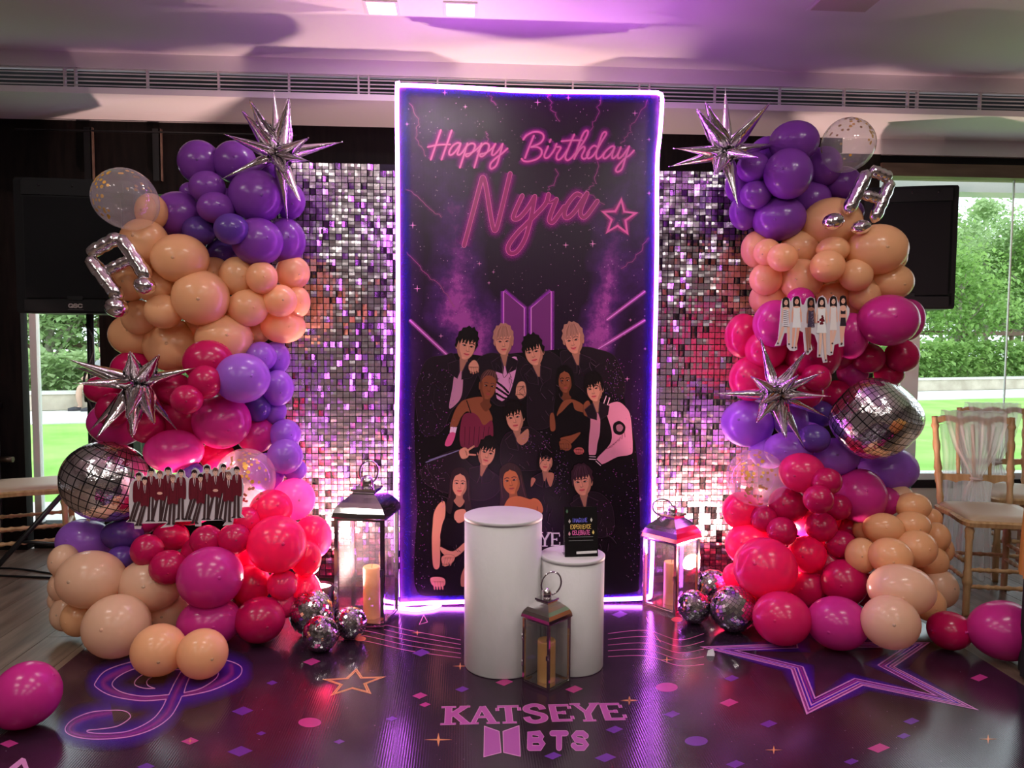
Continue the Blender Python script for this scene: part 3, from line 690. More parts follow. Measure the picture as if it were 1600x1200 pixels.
balloon(1182, 747, 46, 44, 'Cp', '', CRX, axis=(-0.4, -0.7, 0.45), full='clear pink-tinted confetti balloon at the left edge of the right garland')
RPL = PLACED
# loose balloons on the floor
PLACED = []
balloon(40, 1086, 50, 49, 'G', '', CL, axis=(0.75, 0.1, 0.55), yb=-0.6, full='big loose magenta balloon on the floor at the bottom left corner')
PLACED = []
balloon(1484, 985, 33, 29, 'K', '', CRX, axis=(-1, -0.15, 0.05), yb=-0.2, full='small loose crimson balloon lying before the tulle chair')
PLACED = []
balloon(1569, 985, 50, 45, 'G', '', CRX, axis=(1, -0.2, 0.12), yb=-0.2, full='big loose magenta balloon on the floor beside the draped table')
# ------------------------------------------------------------------ flat print helper
def print_mat(name, rough, alpha):
    m = mat(name, (1, 1, 1), rough); N, L, b = nodes(m); a = N.new('ShaderNodeVertexColor'); a.layer_name = 'ink'; L.new(a.outputs[0], b.inputs['Base Color'])
    if alpha:
        t = N.new('ShaderNodeBsdfTransparent'); mx = N.new('ShaderNodeMixShader'); L.new(a.outputs[1], mx.inputs[0]); L.new(t.outputs[0], mx.inputs[1]); L.new(b.outputs[0], mx.inputs[2]); L.new(mx.outputs[0], N['Material Output'].inputs[0])
    return m
M['ink'] = print_mat('printed_ink', 0.26, False); M['ink_glow'] = print_mat('printed_ink_soft', 0.26, True)
M['ink_floor'] = print_mat('printed_ink_vinyl', 0.24, False); M['ink_floor_glow'] = print_mat('printed_ink_vinyl_soft', 0.24, True)
M['ink_card'] = print_mat('printed_ink_card', 0.3, False)
def crom(pts, closed=False, n=5):
    pts = [Vector((p[0], p[1])) for p in pts]; m = len(pts); out = []
    if m < 3: return pts
    rng = range(m) if closed else range(m-1)
    for i in rng:
        if closed: p0, p1, p2, p3 = pts[i-1], pts[i], pts[(i+1) % m], pts[(i+2) % m]
        else: p0, p1, p2, p3 = pts[max(i-1, 0)], pts[i], pts[i+1], pts[min(i+2, m-1)]
        for k in range(n):
            t = k/n; out.append(0.5*((2*p1)+(p2-p0)*t+(2*p0-5*p1+4*p2-p3)*t*t+(3*p1-p0-3*p2+p3)*t**3))
    if not closed: out.append(pts[-1])
    return out
class Print:
    """flat ink on a surface: fn maps a measured print point to the surface, nrm is the surface normal"""
    def __init__(s, fn, nrm, step=0.0004, o=(0, 0, 0), jit=0.12): s.jit = jit; s.fn = fn; s.n = Vector(nrm); s.v = []; s.f = []; s.c = []; s.step = step; s.o = Vector(o); s.cnt = 0
    def _add(s, pts, faces, cols, layer, ramp=0.0):
        b = len(s.v); s.cnt += 1
        off = s.n*(s.step*(layer+1)+s.step*s.jit*(s.cnt % 6))
        s.v += [Vector(s.fn(p[0], p[1]))+off+s.n*(s.step*ramp*i/len(pts))-s.o for i, p in enumerate(pts)]; s.f += [tuple(b+i for i in f) for f in faces]; s.c += cols
        return s
    def poly(s, pts, col, layer=0, smooth=False):
        if smooth: pts = crom(pts, True, 4)
        return s._add(pts, [tuple(range(len(pts)))], [(*col[:3], 1)]*len(pts), layer)
    def ell(s, cx, cy, rx, ry, col, layer=0, n=14, rot=0):
        c, q = math.cos(rot), math.sin(rot)
        return s.poly([(cx+rx*math.cos(2*math.pi*k/n)*c-ry*math.sin(2*math.pi*k/n)*q, cy+rx*math.cos(2*math.pi*k/n)*q+ry*math.sin(2*math.pi*k/n)*c) for k in range(n)], col, layer)
    def blot(s, cx, cy, rx, ry, col, a=0.8, layer=0, n=18):
        pts = [(cx, cy)]+[(cx+rx*math.cos(2*math.pi*k/n), cy+ry*math.sin(2*math.pi*k/n)) for k in range(n)]
        return s._add(pts, [(0, 1+k, 1+(k+1) % n) for k in range(n)], [(*col, a)]+[(*col, 0)]*n, layer)
    def _side(s, pts, closed):
        m = len(pts); N_ = []
        for i in range(m):
            d = (pts[(i+1) % m]-pts[i-1]) if closed else (pts[min(i+1, m-1)]-pts[max(i-1, 0)])
            d = d.normalized() if d.length > 1e-9 else Vector((1, 0)); N_.append(Vector((-d.y, d.x)))
        return N_
    def line(s, pts, hw, col, layer=0, smooth=False, closed=False, caps=True):
        pts = crom(pts, closed) if smooth else [Vector((p[0], p[1])) for p in pts]
        ns = s._side(pts, closed); m = len(pts); vs = []
        if not smooth and closed:      # mitre
            ns = []
            for i in range(m):
                a = (pts[i]-pts[i-1]).normalized(); b = (pts[(i+1) % m]-pts[i]).normalized(); t = (a+b)
                t = t.normalized() if t.length > 1e-6 else a; q = Vector((-t.y, t.x)); k = max(0.35, q.dot(Vector((-a.y, a.x)))); ns.append(q/k)
        hws = hw if isinstance(hw, (list, tuple)) else [hw]*m
        for p, q, h in zip(pts, ns, hws): vs += [p+q*h, p-q*h]
        fs = [(2*i, 2*i+1, 2*((i+1) % m)+1, 2*((i+1) % m)) for i in range(m if closed else m-1)]
        s._add(vs, fs, [(*col[:3], 1)]*len(vs), layer, 0.35 if s.jit and smooth and not closed else 0.0)
        if caps and not closed:
            for p, h in ((pts[0], hws[0]), (pts[-1], hws[-1])): s.ell(p.x, p.y, h, h, col, layer, 10)
        return s
    def glow(s, pts, hw, col, a=0.7, layer=0, smooth=False, closed=False):
        pts = crom(pts, closed) if smooth else [Vector((p[0], p[1])) for p in pts]
        ns = s._side(pts, closed); m = len(pts); vs = []; cs = []
        for p, q in zip(pts, ns): vs += [p+q*hw, p, p-q*hw]; cs += [(*col, 0), (*col, a), (*col, 0)]
        fs = []
        for i in range(m if closed else m-1):
            j = (i+1) % m; fs += [(3*i, 3*i+1, 3*j+1, 3*j), (3*i+1, 3*i+2, 3*j+2, 3*j+1)]
        return s._add(vs, fs, cs, layer, 0.35 if s.jit else 0.0)
    def build(s, name, m, parent=None):
        me = bpy.data.meshes.new(name); me.from_pydata([tuple(v) for v in s.v], [], s.f); me.materials.append(m)
        at = me.color_attributes.new('ink', 'FLOAT_COLOR', 'POINT')
        at.data.foreach_set('color', [x for c in s.c for x in c]); me.update()
        # make every face look along the surface normal
        bm = bmesh.new(); bm.from_mesh(me)
        for f in bm.faces:
            f.normal_update()
            if f.normal.dot(s.n) < 0: f.normal_flip()
        bm.to_mesh(me); bm.free()
        return link(name, me, parent)
def ink(r, g, b, k=1.9): return tuple(min(0.92, c*k) for c in srgb(r, g, b))

# ------------------------------------------------------------------ neon-framed banner
BW, BH = 1.215, 2.44
ban = empty('banner_panel', (0, 0, 0), label='tall printed birthday banner framed by a glowing purple neon tube', cat='banner')
M['board'] = mat('banner_print_ground', (0.02, 0.006, 0.03), 0.26)
N_, L_, B_ = nodes(M['board'])
tc = N_.new('ShaderNodeTexCoord'); sx = N_.new('ShaderNodeSeparateXYZ'); L_.new(tc.outputs['Object'], sx.inputs[0])
def mth(op, a, b=None, clamp=False):
    n = N_.new('ShaderNodeMath'); n.operation = op; n.use_clamp = clamp
    for i, q in enumerate((a, b)):
        if q is None: continue
        if isinstance(q, (int, float)): n.inputs[i].default_value = q
        else: L_.new(q, n.inputs[i])
    return n.outputs[0]
nz = N_.new('ShaderNodeTexNoise'); nz.inputs['Scale'].default_value = 7; nz.inputs['Detail'].default_value = 9; nz.inputs['Roughness'].default_value = 0.72; L_.new(tc.outputs['Object'], nz.inputs['Vector'])
nw = N_.new('ShaderNodeTexNoise'); nw.inputs['Scale'].default_value = 3; nw.inputs['Detail'].default_value = 3; L_.new(tc.outputs['Object'], nw.inputs['Vector'])
wob = mth('MULTIPLY', mth('SUBTRACT', nw.outputs[0], 0.5), 0.35)
def band(x0, slope, zr, width):
    c = mth('ADD', mth('MULTIPLY', mth('SUBTRACT', zr, sx.outputs[2]), slope), x0)
    dd = mth('ABSOLUTE', mth('SUBTRACT', mth('ADD', sx.outputs[0], wob), c))
    return mth('SUBTRACT', 1.0, mth('DIVIDE', dd, width), True)
b1 = band(-0.42, 0.16, 2.2, 0.16); b2 = band(0.42, -0.22, 1.75, 0.15)
e1 = mth('SUBTRACT', 1.0, mth('DIVIDE', mth('SUBTRACT', BW/2, mth('ABSOLUTE', sx.outputs[0])), 0.12), True)
low = mth('SUBTRACT', 1.0, mth('DIVIDE', mth('ABSOLUTE', mth('SUBTRACT', sx.outputs[2], 1.15)), 0.9), True)
msk = mth('ADD', mth('MULTIPLY', mth('ADD', b1, b2), mth('ADD', 0.25, mth('MULTIPLY', low, 1.2))), mth('MULTIPLY', e1, 0.32))
cl = mth('MULTIPLY', mth('POWER', nz.outputs[0], 2.2), mth('MULTIPLY', msk, 3.4), True)
vo = N_.new('ShaderNodeTexVoronoi'); vo.inputs['Scale'].default_value = 55; L_.new(tc.outputs['Object'], vo.inputs['Vector'])
star = mth('MULTIPLY', mth('LESS_THAN', vo.outputs['Distance'], 0.10), mth('GREATER_THAN', nz.outputs[0], 0.52))
mixc = N_.new('ShaderNodeValToRGB'); ce = mixc.color_ramp.elements
ce[0].color = (0.022, 0.006, 0.026, 1); ce[1].color = (0.40, 0.065, 0.36, 1); ce[1].position = 0.9
q = mixc.color_ramp.elements.new(0.35); q.color = (0.07, 0.015, 0.12, 1); q = mixc.color_ramp.elements.new(0.65); q.color = (0.19, 0.032, 0.23, 1)
L_.new(cl, mixc.inputs[0]); mx = N_.new('ShaderNodeMix'); mx.data_type = 'RGBA'; L_.new(mth('MULTIPLY', star, 0.7), mx.inputs['Factor']); L_.new(mixc.outputs[0], mx.inputs['A']); mx.inputs['B'].default_value = (0.7, 0.4, 0.6, 1)
L_.new(mx.outputs['Result'], B_.inputs['Base Color'])
# fluted sheet: fine vertical ribs
wv = N_.new('ShaderNodeTexWave'); wv.inputs['Scale'].default_value = 60; wv.bands_direction = 'X'; L_.new(tc.outputs['Object'], wv.inputs['Vector'])
bp = N_.new('ShaderNodeBump'); bp.inputs['Strength'].default_value = 0.12; bp.inputs['Distance'].default_value = 0.001; L_.new(wv.outputs[0], bp.inputs['Height']); L_.new(bp.outputs[0], B_.inputs['Normal'])
MB().box((-BW/2, 0, 0.012), (BW/2, 0.03, BH+0.01)).build('board', M['board'], ban)
MB().box((-BW/2+0.05, 0.03, 0.0), (-BW/2+0.09, 0.07, BH-0.1)).build('back_batten', M['black'], ban)
MB().box((BW/2-0.09, 0.03, 0.0), (BW/2-0.05, 0.07, BH-0.1)).build('back_batten', M['black'], ban)
MB().box((-BW/2+0.02, 0.02, 0.0), (-BW/2+0.14, 0.36, 0.02)).build('foot', M['black'], ban)
MB().box((BW/2-0.14, 0.02, 0.0), (BW/2-0.02, 0.36, 0.02)).build('foot', M['black'], ban)
M['neon'] = emit('neon_purple', (0.68, 0.13, 1.0), 34.0)
hw, zt, zb = BW/2+0.009, BH+0.012, 0.02
neon = [(-hw-0.004, zb+0.03), (-hw-0.012, 0.6), (-hw, 1.2), (-hw+0.002, 1.9), (-hw, zt-0.03), (-hw+0.012, zt-0.006), (-hw+0.05, zt), (-0.3, zt-0.004), (0, zt-0.012), (0.3, zt-0.008), (hw-0.05, zt-0.004), (hw-0.01, zt-0.008), (hw+0.006, zt-0.035), (hw-0.002, 2.25), (hw-0.012, 2.1), (hw-0.006, 1.6), (hw-0.008, 1.0), (hw, 0.5), (hw-0.006, zb+0.05), (hw-0.02, zb+0.015), (hw-0.06, zb+0.004), (0.3, zb), (0, zb+0.004), (-0.3, zb), (-hw+0.09, zb-0.004), (-hw+0.03, zb-0.006), (-hw+0.004, zb-0.008)]
np_ = [Vector((p.x, -0.006, p.y)) for p in crom(neon, False, 4)]
np_ += [Vector((-hw-0.012, -0.02, 0.013)), Vector((-hw+0.02, -0.055, 0.010)), Vector((-hw+0.09, -0.075, 0.010)), Vector((-hw+0.17, -0.05, 0.011)), Vector((-hw+0.2, -0.02, 0.013))]
MB().tube(np_, 0.0095, 8).build('neon_tube', M['neon'], ban)
PF = lambda px, py: U(px, py, 0.0)
pg = Print(PF, (0, -1, 0)); ps = Print(PF, (0, -1, 0)); pf = Print(PF, (0, -1, 0), 0.0001, jit=0.0)
def T1(L): return [(650+x/8.889, 190+y/8.889) for x, y in L]
def T2(L): return [(800+x/7.619, 190+y/7.619) for x, y in L]
def T3(L): return [(710+x/5.333, 260+y/5.333) for x, y in L]
happy = [T1([(345, 120), (275, 325), (205, 530)]), T1([(495, 125), (425, 330), (355, 530)]), T1([(165, 355), (320, 325), (475, 320)]),
 T1([(620, 305), (570, 300), (510, 340), (465, 410), (465, 460), (500, 460), (560, 400), (620, 310)]), T1([(620, 310), (590, 400), (575, 450), (600, 465), (650, 420), (715, 320)]),
 T1([(715, 305), (665, 470), (610, 640)]), T1([(655, 420), (720, 330), (780, 305), (820, 330), (800, 400), (740, 470), (700, 485), (695, 455), (760, 440), (850, 380), (910, 320)]),
 T1([(910, 305), (860, 470), (810, 640)]), T1([(855, 420), (930, 320), (985, 305), (1015, 340), (990, 420), (930, 480), (895, 485), (890, 455), (960, 440), (1050, 380), (1105, 310)]),
 T1([(1105, 310), (1065, 400), (1055, 460), (1090, 460), (1160, 380), (1205, 310)]), T1([(1205, 310), (1160, 480), (1120, 600), (1060, 655), (1030, 640), (1040, 580), (1120, 500), (1200, 440), (1270, 375)]),
 T2([(260, 170), (205, 300), (155, 435)]), T2([(135, 215), (170, 170), (240, 130), (310, 125), (365, 150), (375, 200), (330, 260), (225, 305)]), T2([(225, 305), (300, 305), (350, 340), (345, 400), (290, 450), (200, 475), (140, 470), (115, 445)]),
 T2([(430, 295), (385, 400), (400, 435), (440, 420), (500, 340), (530, 265)]), T2([(460, 215), (448, 245)]), T2([(530, 265), (522, 300), (580, 310), (535, 390), (530, 440), (560, 455), (610, 410), (670, 320)]),
 T2([(740, 155), (670, 320), (635, 420), (655, 462), (700, 440), (745, 390)]), T2([(590, 235), (700, 225), (830, 225)]), T2([(745, 390), (860, 230), (905, 130), (880, 110), (840, 160), (785, 300), (740, 445)]),
 T2([(750, 420), (800, 340), (850, 300), (865, 330), (830, 410), (850, 445), (890, 425), (920, 360)]), T2([(1010, 300), (970, 290), (920, 340), (890, 400), (910, 440), (960, 410), (1010, 340), (1060, 250), (1120, 150), (1105, 125), (1070, 160), (1020, 310), (1000, 400), (1015, 445), (1060, 420), (1100, 370)]),
 T2([(1220, 300), (1180, 300), (1110, 360), (1085, 420), (1110, 440), (1170, 390), (1220, 310)]), T2([(1220, 310), (1190, 400), (1200, 440), (1250, 400), (1295, 310)]), T2([(1295, 305), (1260, 400), (1270, 440), (1320, 400), (1395, 295)]), T2([(1395, 295), (1350, 430), (1310, 560), (1260, 600), (1235, 580), (1260, 530), (1340, 440), (1400, 400), (1450, 345)])]
for st in happy:
    sm = len(st) > 2
    pg.glow(st, 9.5, ink(120, 20, 130), 0.55, 0, sm); pg.glow(st, 5, ink(190, 40, 140), 0.6, 1, sm)
    ps.line(st, 1.75, ink(196, 84, 150, 1.35), 3, sm); ps.line(st, 0.7, ink(214, 116, 172, 1.35), 4, sm)
nyra = [T3([(80, 660), (157, 375), (215, 155), (237, 90), (262, 165), (300, 400), (325, 520), (345, 530), (365, 470), (410, 290), (465, 60)]),
 T3([(565, 245), (500, 390), (495, 437), (540, 430), (610, 350), (670, 250)]), T3([(670, 250), (640, 420), (590, 600), (520, 710), (460, 720), (450, 660), (520, 560), (600, 480), (680, 400), (760, 310), (785, 235)]),
 T3([(782, 225), (768, 280), (800, 300), (850, 275)]), T3([(850, 275), (805, 390), (790, 450), (820, 465), (870, 400), (915, 335)]), T3([(1050, 240), (1010, 235), (940, 320), (915, 400), (940, 430), (1000, 380), (1060, 290), (1105, 225)]), T3([(1105, 225), (1050, 370), (1070, 425), (1110, 400), (1190, 290)])]
for i, st in enumerate(nyra):
    thin = 0.62 if i in (3,) else 1.0
    pg.glow(st, 14, ink(120, 20, 120), 0.6, 0, True); pg.glow(st, 8, ink(190, 40, 140), 0.5, 1, True)
    ps.line(st, 3.7*thin, ink(206, 104, 162, 1.35), 3, True)
for i, st in enumerate(nyra): ps.line(st, 2.75*(0.55 if i == 3 else 1), ink(140, 42, 100, 1.35), 4, True)
stp = T3([(1390, 280), (1415, 378), (1510, 390), (1425, 450), (1440, 555), (1360, 495), (1275, 545), (1310, 445), (1240, 380), (1340, 375)])
pg.glow(stp, 8, ink(190, 40, 140), 0.7, 1, False, True); ps.line(stp, 1.5, ink(210, 94, 156, 1.35), 3, closed=True)
# lightning threads and four-pointed sparkles
rl = random.Random(5)
def bolt(pts, w=0.5):
    out = []
    for (x0, y0), (x1, y1) in zip(pts[:-1], pts[1:]):
        n = 6
        for k in range(n): out.append((x0+(x1-x0)*k/n+rl.uniform(-3, 3), y0+(y1-y0)*k/n+rl.uniform(-2, 2)))
    out.append(pts[-1]); pg.glow(out, 4, ink(150, 40, 140), 0.2, 0); ps.line(out, w*.8, ink(150, 78, 120, 1.2), 2, caps=False)
for b in ([(938, 150), (932, 185), (922, 205)], [(858, 148), (862, 170), (875, 190)], [(1015, 155), (990, 190), (985, 205), (970, 225)], [(936, 253), (930, 285), (915, 300), (945, 320)], [(870, 262), (868, 285), (855, 297)], [(640, 160), (655, 190), (650, 215), (665, 245)], [(636, 295), (665, 320), (690, 340)], [(636, 395), (660, 420), (690, 450), (710, 480)], [(1012, 370), (1000, 395), (970, 420)], [(765, 150), (775, 165)], [(762, 205), (760, 225)]): bolt(b)
def sparkle(P_, x, y, r, col, layer=2, w=0.18, sq=1.0):
    pts = []
    for k in range(8):
        a = k*math.pi/4; rr = r if k % 2 == 0 else r*w; pts.append((x+rr*math.cos(a), y+rr*math.sin(a)*sq))
    P_.poly(pts, col, layer)
for x, y, r in ((695, 145, 5), (840, 160, 6), (888, 153, 5), (992, 177, 5), (636, 194, 4), (645, 352, 6), (652, 451, 6), (884, 383, 5), (926, 381, 6), (749, 412, 4), (771, 425, 3), (764, 442, 3), (727, 167, 4), (1014, 218, 4), (1014, 302, 4), (689, 525, 4), (985, 500, 3), (1008, 545, 3), (940, 590, 4), (980, 592, 4), (995, 868, 5), (968, 850, 4), (1000, 780, 4), (1004, 830, 4), (640, 700, 4), (655, 730, 3)):
    sparkle(ps, x, y, r, ink(200, 110, 160), 2)
for i in range(170):
    x = rl.uniform(636, 1014); y = rl.uniform(145, 560); q = rl.uniform(0.35, 0.8); ps.ell(x, y, q, q, ink(170, 110, 160), 1, 5)
# soft border glow in blue and pink
bd = [(634, 143), (1017, 154), (1008, 933), (637, 934)]
for k in range(4):
    a, b = bd[k], bd[(k+1) % 4]; pg.glow([a, b], 9, ink(30, 18, 130, 1.0), 0.6, 0)
for seg in ([(640, 500), (700, 556)], [(1008, 500), (935, 545)], [(1008, 455), (948, 500)]):
    pg.glow(seg, 4, ink(190, 80, 170), 0.8, 1); ps.line(seg, 0.5, ink(215, 130, 190), 2)
# emblem of two door-like wedges
for L in ([(787, 455), (819, 481), (819, 560), (787, 560)], [(861, 455), (830, 481), (830, 560), (861, 560)]):
    for g in (1,): pg.glow(L+[L[0]], 6, ink(150, 50, 170), 0.8, 0)
    ps.poly(L, ink(104, 40, 104, 1.4), 2); ps.line([L[3], L[0], L[1], L[2]], 0.6, ink(205, 110, 180), 3, caps=False)
# word behind the plinths
def serif(P_, s, x, y, wl, h, col, out=None, layer=3, gap=0.0, th=0.2, fn=None):
    """slab-serif capitals: x,y lower left, each letter wl wide and h tall (y grows downwards)"""
    G_ = {'K': [[(.2, 0), (.2, 1)], [(.85, 1), (.25, .45)], [(.42, .6), (.9, 0)], ['s', .2, 0, .3], ['s', .2, 1, .3], ['s', .85, 1, .22], ['s', .9, 0, .25]],
          'A': [[(.12, 0), (.5, 1)], [(.5, 1), (.9, 0)], [(.28, .36), (.72, .36)], ['s', .12, 0, .22], ['s', .9, 0, .26]],
          'T': [[(.5, 0), (.5, 1)], [(.06, .95), (.94, .95)], ['v', .06, .78, .2], ['v', .94, .78, .2], ['s', .5, 0, .28]],
          'S': [[(.84, .72), (.76, .92), (.5, 1), (.22, .88), (.2, .68), (.5, .52), (.82, .36), (.8, .12), (.5, 0), (.24, .08), (.14, .3)]],
          'E': [[(.2, 0), (.2, 1)], [(.06, .95), (.88, .95)], [(.06, .05), (.88, .05)], [(.2, .5), (.62, .5)], ['v', .88, .8, .18], ['v', .9, .2, .2], ['v', .62, .5, .2]],
          'Y': [[(.5, 0), (.5, .45)], [(.1, 1), (.5, .42)], [(.9, 1), (.5, .42)], ['s', .5, 0, .26], ['s', .1, 1, .22], ['s', .9, 1, .22]]}
    t = th*wl*0.5
    for pas in (0, 1):
        if pas == 0 and out is None: continue
        for i, ch in enumerate(s):
            ox = x+i*(wl+gap)
            for st in G_[ch]:
                if st[0] == 's': st2 = [(st[1]-st[3], st[2]), (st[1]+st[3], st[2])]; w = t*0.42
                elif st[0] == 'v': st2 = [(st[1], st[2]-st[3]/2), (st[1], st[2]+st[3]/2)]; w = t*0.42
                else:
                    st2 = st; w = t if len(st) > 2 or abs(st[0][0]-st[1][0]) < 0.35 or ch in 'KAY' and st[0][0] > 0.3 else t*0.6
                pts = [(ox+a*wl, y-b*h) for a, b in st2]
                P_.line(pts, w+(out[1] if pas == 0 else 0), out[0] if pas == 0 else col, layer+pas, smooth=len(pts) > 2, caps=False)
serif(ps, 'KATSEYE', 760, 853, 16.6, 21, ink(235, 170, 205), layer=5)
# ---- group portrait: invented generic faces in dark stage clothes
DK = ink(20, 11, 18, 1.0); DK2 = ink(33, 19, 30, 1.1); HAIR = ink(18, 9, 13, 1.0)
def c4(L): return [(640+x/6, 490+y/6) for x, y in L]
def c5(L): return [(820+x/6, 490+y/6) for x, y in L]
def c6(L): return [(640+x/4.285, 660+y/4.285) for x, y in L]
def c7(L): return [(820+x/8, 660+y/8) for x, y in L]
LAY = [26]
def P(pts, col, sm=True):
    pf.poly(pts, col, LAY[0], sm); LAY[0] += 0.25
    if col in (DK2, S1, S3) and len(pts) < 18: pf.line(pts, 0.32, tuple(min(0.9, q*(2.6 if col == DK2 else 0.5)) for q in col), LAY[0], sm, True); LAY[0] += 0.12
def LN(pts, hw, col, sm=True): pf.line(pts, hw, col, LAY[0], sm); LAY[0] += 0.12
def sh(c, k): return tuple(min(0.92, q*k) for q in c)
def face(cx, cy, w, h, tilt, skin, hair, kind='short', turn=0.0, lips=(170, 70, 78), smile=0):
    ca, sa = math.cos(R(tilt)), math.sin(R(tilt))
    def q(u, v): x, y = u*w, v*h; return (cx+x*ca-y*sa, cy+x*sa+y*ca)
    def Q(L): return [q(*p) for p in L]
    if kind in ('long', 'wavy'):
        P(Q([(-.62, -.2), (-.5, -.6), (-.1, -.76), (.3, -.72), (.6, -.45), (.68, .1), (.74, .6), (.8, 1.15), (.45, 1.3), (.3, .7), (-.3, .7), (-.5, 1.3), (-.85, 1.1), (-.72, .5)]), hair)
    P(Q([(-.20, .25), (.22, .25), (.23, .58), (.36, .74), (.06, 1.0), (-.34, .74), (-.21, .58)]), sh(skin, 0.6))          # neck
    if kind in ('short', 'blond', 'fringe'):
        for e in (-1, 1): P(Q([(e*.2, .56), (e*.36, .60), (e*.78, .78), (e*.62, 1.15), (e*.12, 1.3), (e*.05, 1.02)]), DK2, False); LN(Q([(e*.22, .57), (e*.07, 1.02), (e*.12, 1.3)]), w*.018, sh(DK2, 3.2), False); LN(Q([(e*.36, .6), (e*.74, .78)]), w*.016, sh(DK2, 3.2), False)
    if kind not in ('long', 'wavy'):
        e = 0.5 if turn <= 0 else -0.5
        P(Q([(e*.92, -.14), (e*1.16, -.16), (e*1.14, .06), (e*.96, .14)]), sh(skin, .8))
    P(Q([(-.46, -.25), (-.3, -.52), (0, -.58), (.3, -.52), (.46, -.25), (.47, .0), (.42, .22), (.28, .40), (.10, .5), (-.10, .5), (-.28, .40), (-.42, .22), (-.47, .0)]), skin)
    s = 1 if turn <= 0 else -1                                                                                   # shaded side of the cheek
    P(Q([(s*.46, -.25), (s*.47, 0), (s*.42, .22), (s*.28, .40), (s*.10, .5), (s*.2, .3), (s*.33, .12), (s*.36, -.1)]), sh(skin, .66))
    t = turn*0.12
    for e in (-1, 1):
        LN(Q([(t+e*.34, -.155), (t+e*.2, -.19), (t+e*.08, -.16)]), w*.022, sh(hair, 1.5) if kind != 'blond' else ink(90, 55, 55))
        P(Q([(t+e*.33, -.06), (t+e*.21, -.1), (t+e*.09, -.05), (t+e*.21, -.03)]), ink(28, 14, 18))
        P(Q([(t+e*.32, -.045), (t+e*.21, -.03), (t+e*.1, -.045), (t+e*.21, -.015)]), sh(skin, .72))
        LN(Q([(t+e*.29, -.055), (t+e*.25, -.06)]), w*.012, ink(190, 160, 160), False)
    LN(Q([(t*1.3+.03, -.06), (t*1.5+.06, .1)]), w*.016, sh(skin, .74), False)
    LN(Q([(t*1.4-.08, .135), (t*1.4, .155), (t*1.4+.09, .135)]), w*.018, sh(skin, .5))
    LN(Q([(t*1.3-.02, -.02), (t*1.5, .11)]), w*.02, sh(skin, 1.22), False)
    P(Q([(t*1.2-.16, .265-.03*smile), (t*1.2-.05, .235), (t*1.2, .248), (t*1.2+.05, .235), (t*1.2+.16, .265-.03*smile), (t*1.2+.07, .315+.01*smile), (t*1.2-.07, .315+.01*smile)]), ink(*lips))
    LN(Q([(t*1.2-.15, .268-.03*smile), (t*1.2, .275), (t*1.2+.15, .268-.03*smile)]), w*.012, ink(90, 28, 34))
    P(Q([(-.12, .42), (0, .40), (.12, .42), (0, .47)]), sh(skin, 1.12))
    if kind in ('long', 'wavy'):
        P(Q([(-.60, .5), (-.66, 0), (-.55, -.45), (-.2, -.74), (.05, -.76), (0, -.5), (-.3, -.38), (-.44, -.1), (-.47, .3)]), hair)
        P(Q([(.60, .5), (.66, 0), (.58, -.45), (.3, -.72), (-.02, -.77), (.02, -.5), (.3, -.38), (.44, -.1), (.47, .3)]), hair)
        LN(Q([(-.54, -.2), (-.58, .2), (-.62, .6)]), w*.02, sh(hair, 2.6)); LN(Q([(.56, -.2), (.58, .25), (.66, .7)]), w*.02, sh(hair, 2.6))
    elif kind == 'fringe':
        P(Q([(-.62, .5), (-.64, -.1), (-.5, -.55), (-.1, -.76), (.3, -.7), (.58, -.4), (.64, .1), (.6, .55), (.48, .5), (.46, -.05), (.36, -.22), (.2, -.1), (.1, -.24), (-.05, -.1), (-.16, -.24), (-.3, -.08), (-.42, -.2), (-.48, .4)]), hair)
    elif kind == 'braids':
        P(Q([(-.5, -.1), (-.54, -.42), (-.25, -.7), (.15, -.72), (.46, -.52), (.52, -.2), (.40, -.36), (.15, -.48), (-.2, -.46), (-.42, -.3)]), hair)
        for k in range(5): LN(Q([(-.42+k*.2, -.36-.1*math.sin(k*.8)), (-.25+k*.14, -.58), (-.12+k*.1, -.7)]), w*.012, sh(hair, 3.2))
    else:
        jt = random.Random(int(cx*3+cy)); J = lambda L: [(u+jt.uniform(-.03, .03), v+jt.uniform(-.03, .03)) for u, v in L]
        P(Q(J([(-.5, .10), (-.60, .02), (-.57, -.12), (-.63, -.25), (-.55, -.38), (-.56, -.54), (-.42, -.62), (-.36, -.76), (-.2, -.76), (-.08, -.86), (.06, -.80), (.2, -.85), (.32, -.74), (.46, -.70), (.5, -.56), (.61, -.46), (.57, -.3), (.64, -.16), (.56, 0), (.5, .10), (.47, -.12), (.40, -.32), (.30, -.17), (.27, -.36), (.14, -.11), (.09, -.33), (-.05, -.07), (-.12, -.31), (-.25, -.09), (-.3, -.3), (-.39, -.07), (-.44, -.2)])), hair, False)
        for k in range(7): LN(Q([(-.42+k*.13, -.3+jt.uniform(-.05, .05)), (-.34+k*.11, -.5), (-.14+k*.06, -.72)]), w*.011, sh(hair, 2.4 if kind != 'blond' else (0.62 if k % 2 else 1.3)))
        for k in range(4): LN(Q([(-.32+k*.2, -.26), (-.26+k*.17, -.5), (-.1+k*.1, -.7)]), w*.014, sh(hair, 1.9 if kind != 'blond' else 0.6))
S1, S2, S3, S4 = ink(206, 136, 116, 1.2), ink(180, 112, 94, 1.15), ink(136, 72, 50, 1.2), ink(196, 108, 66, 1.15)
BLOND = ink(166, 112, 100, 1.2)
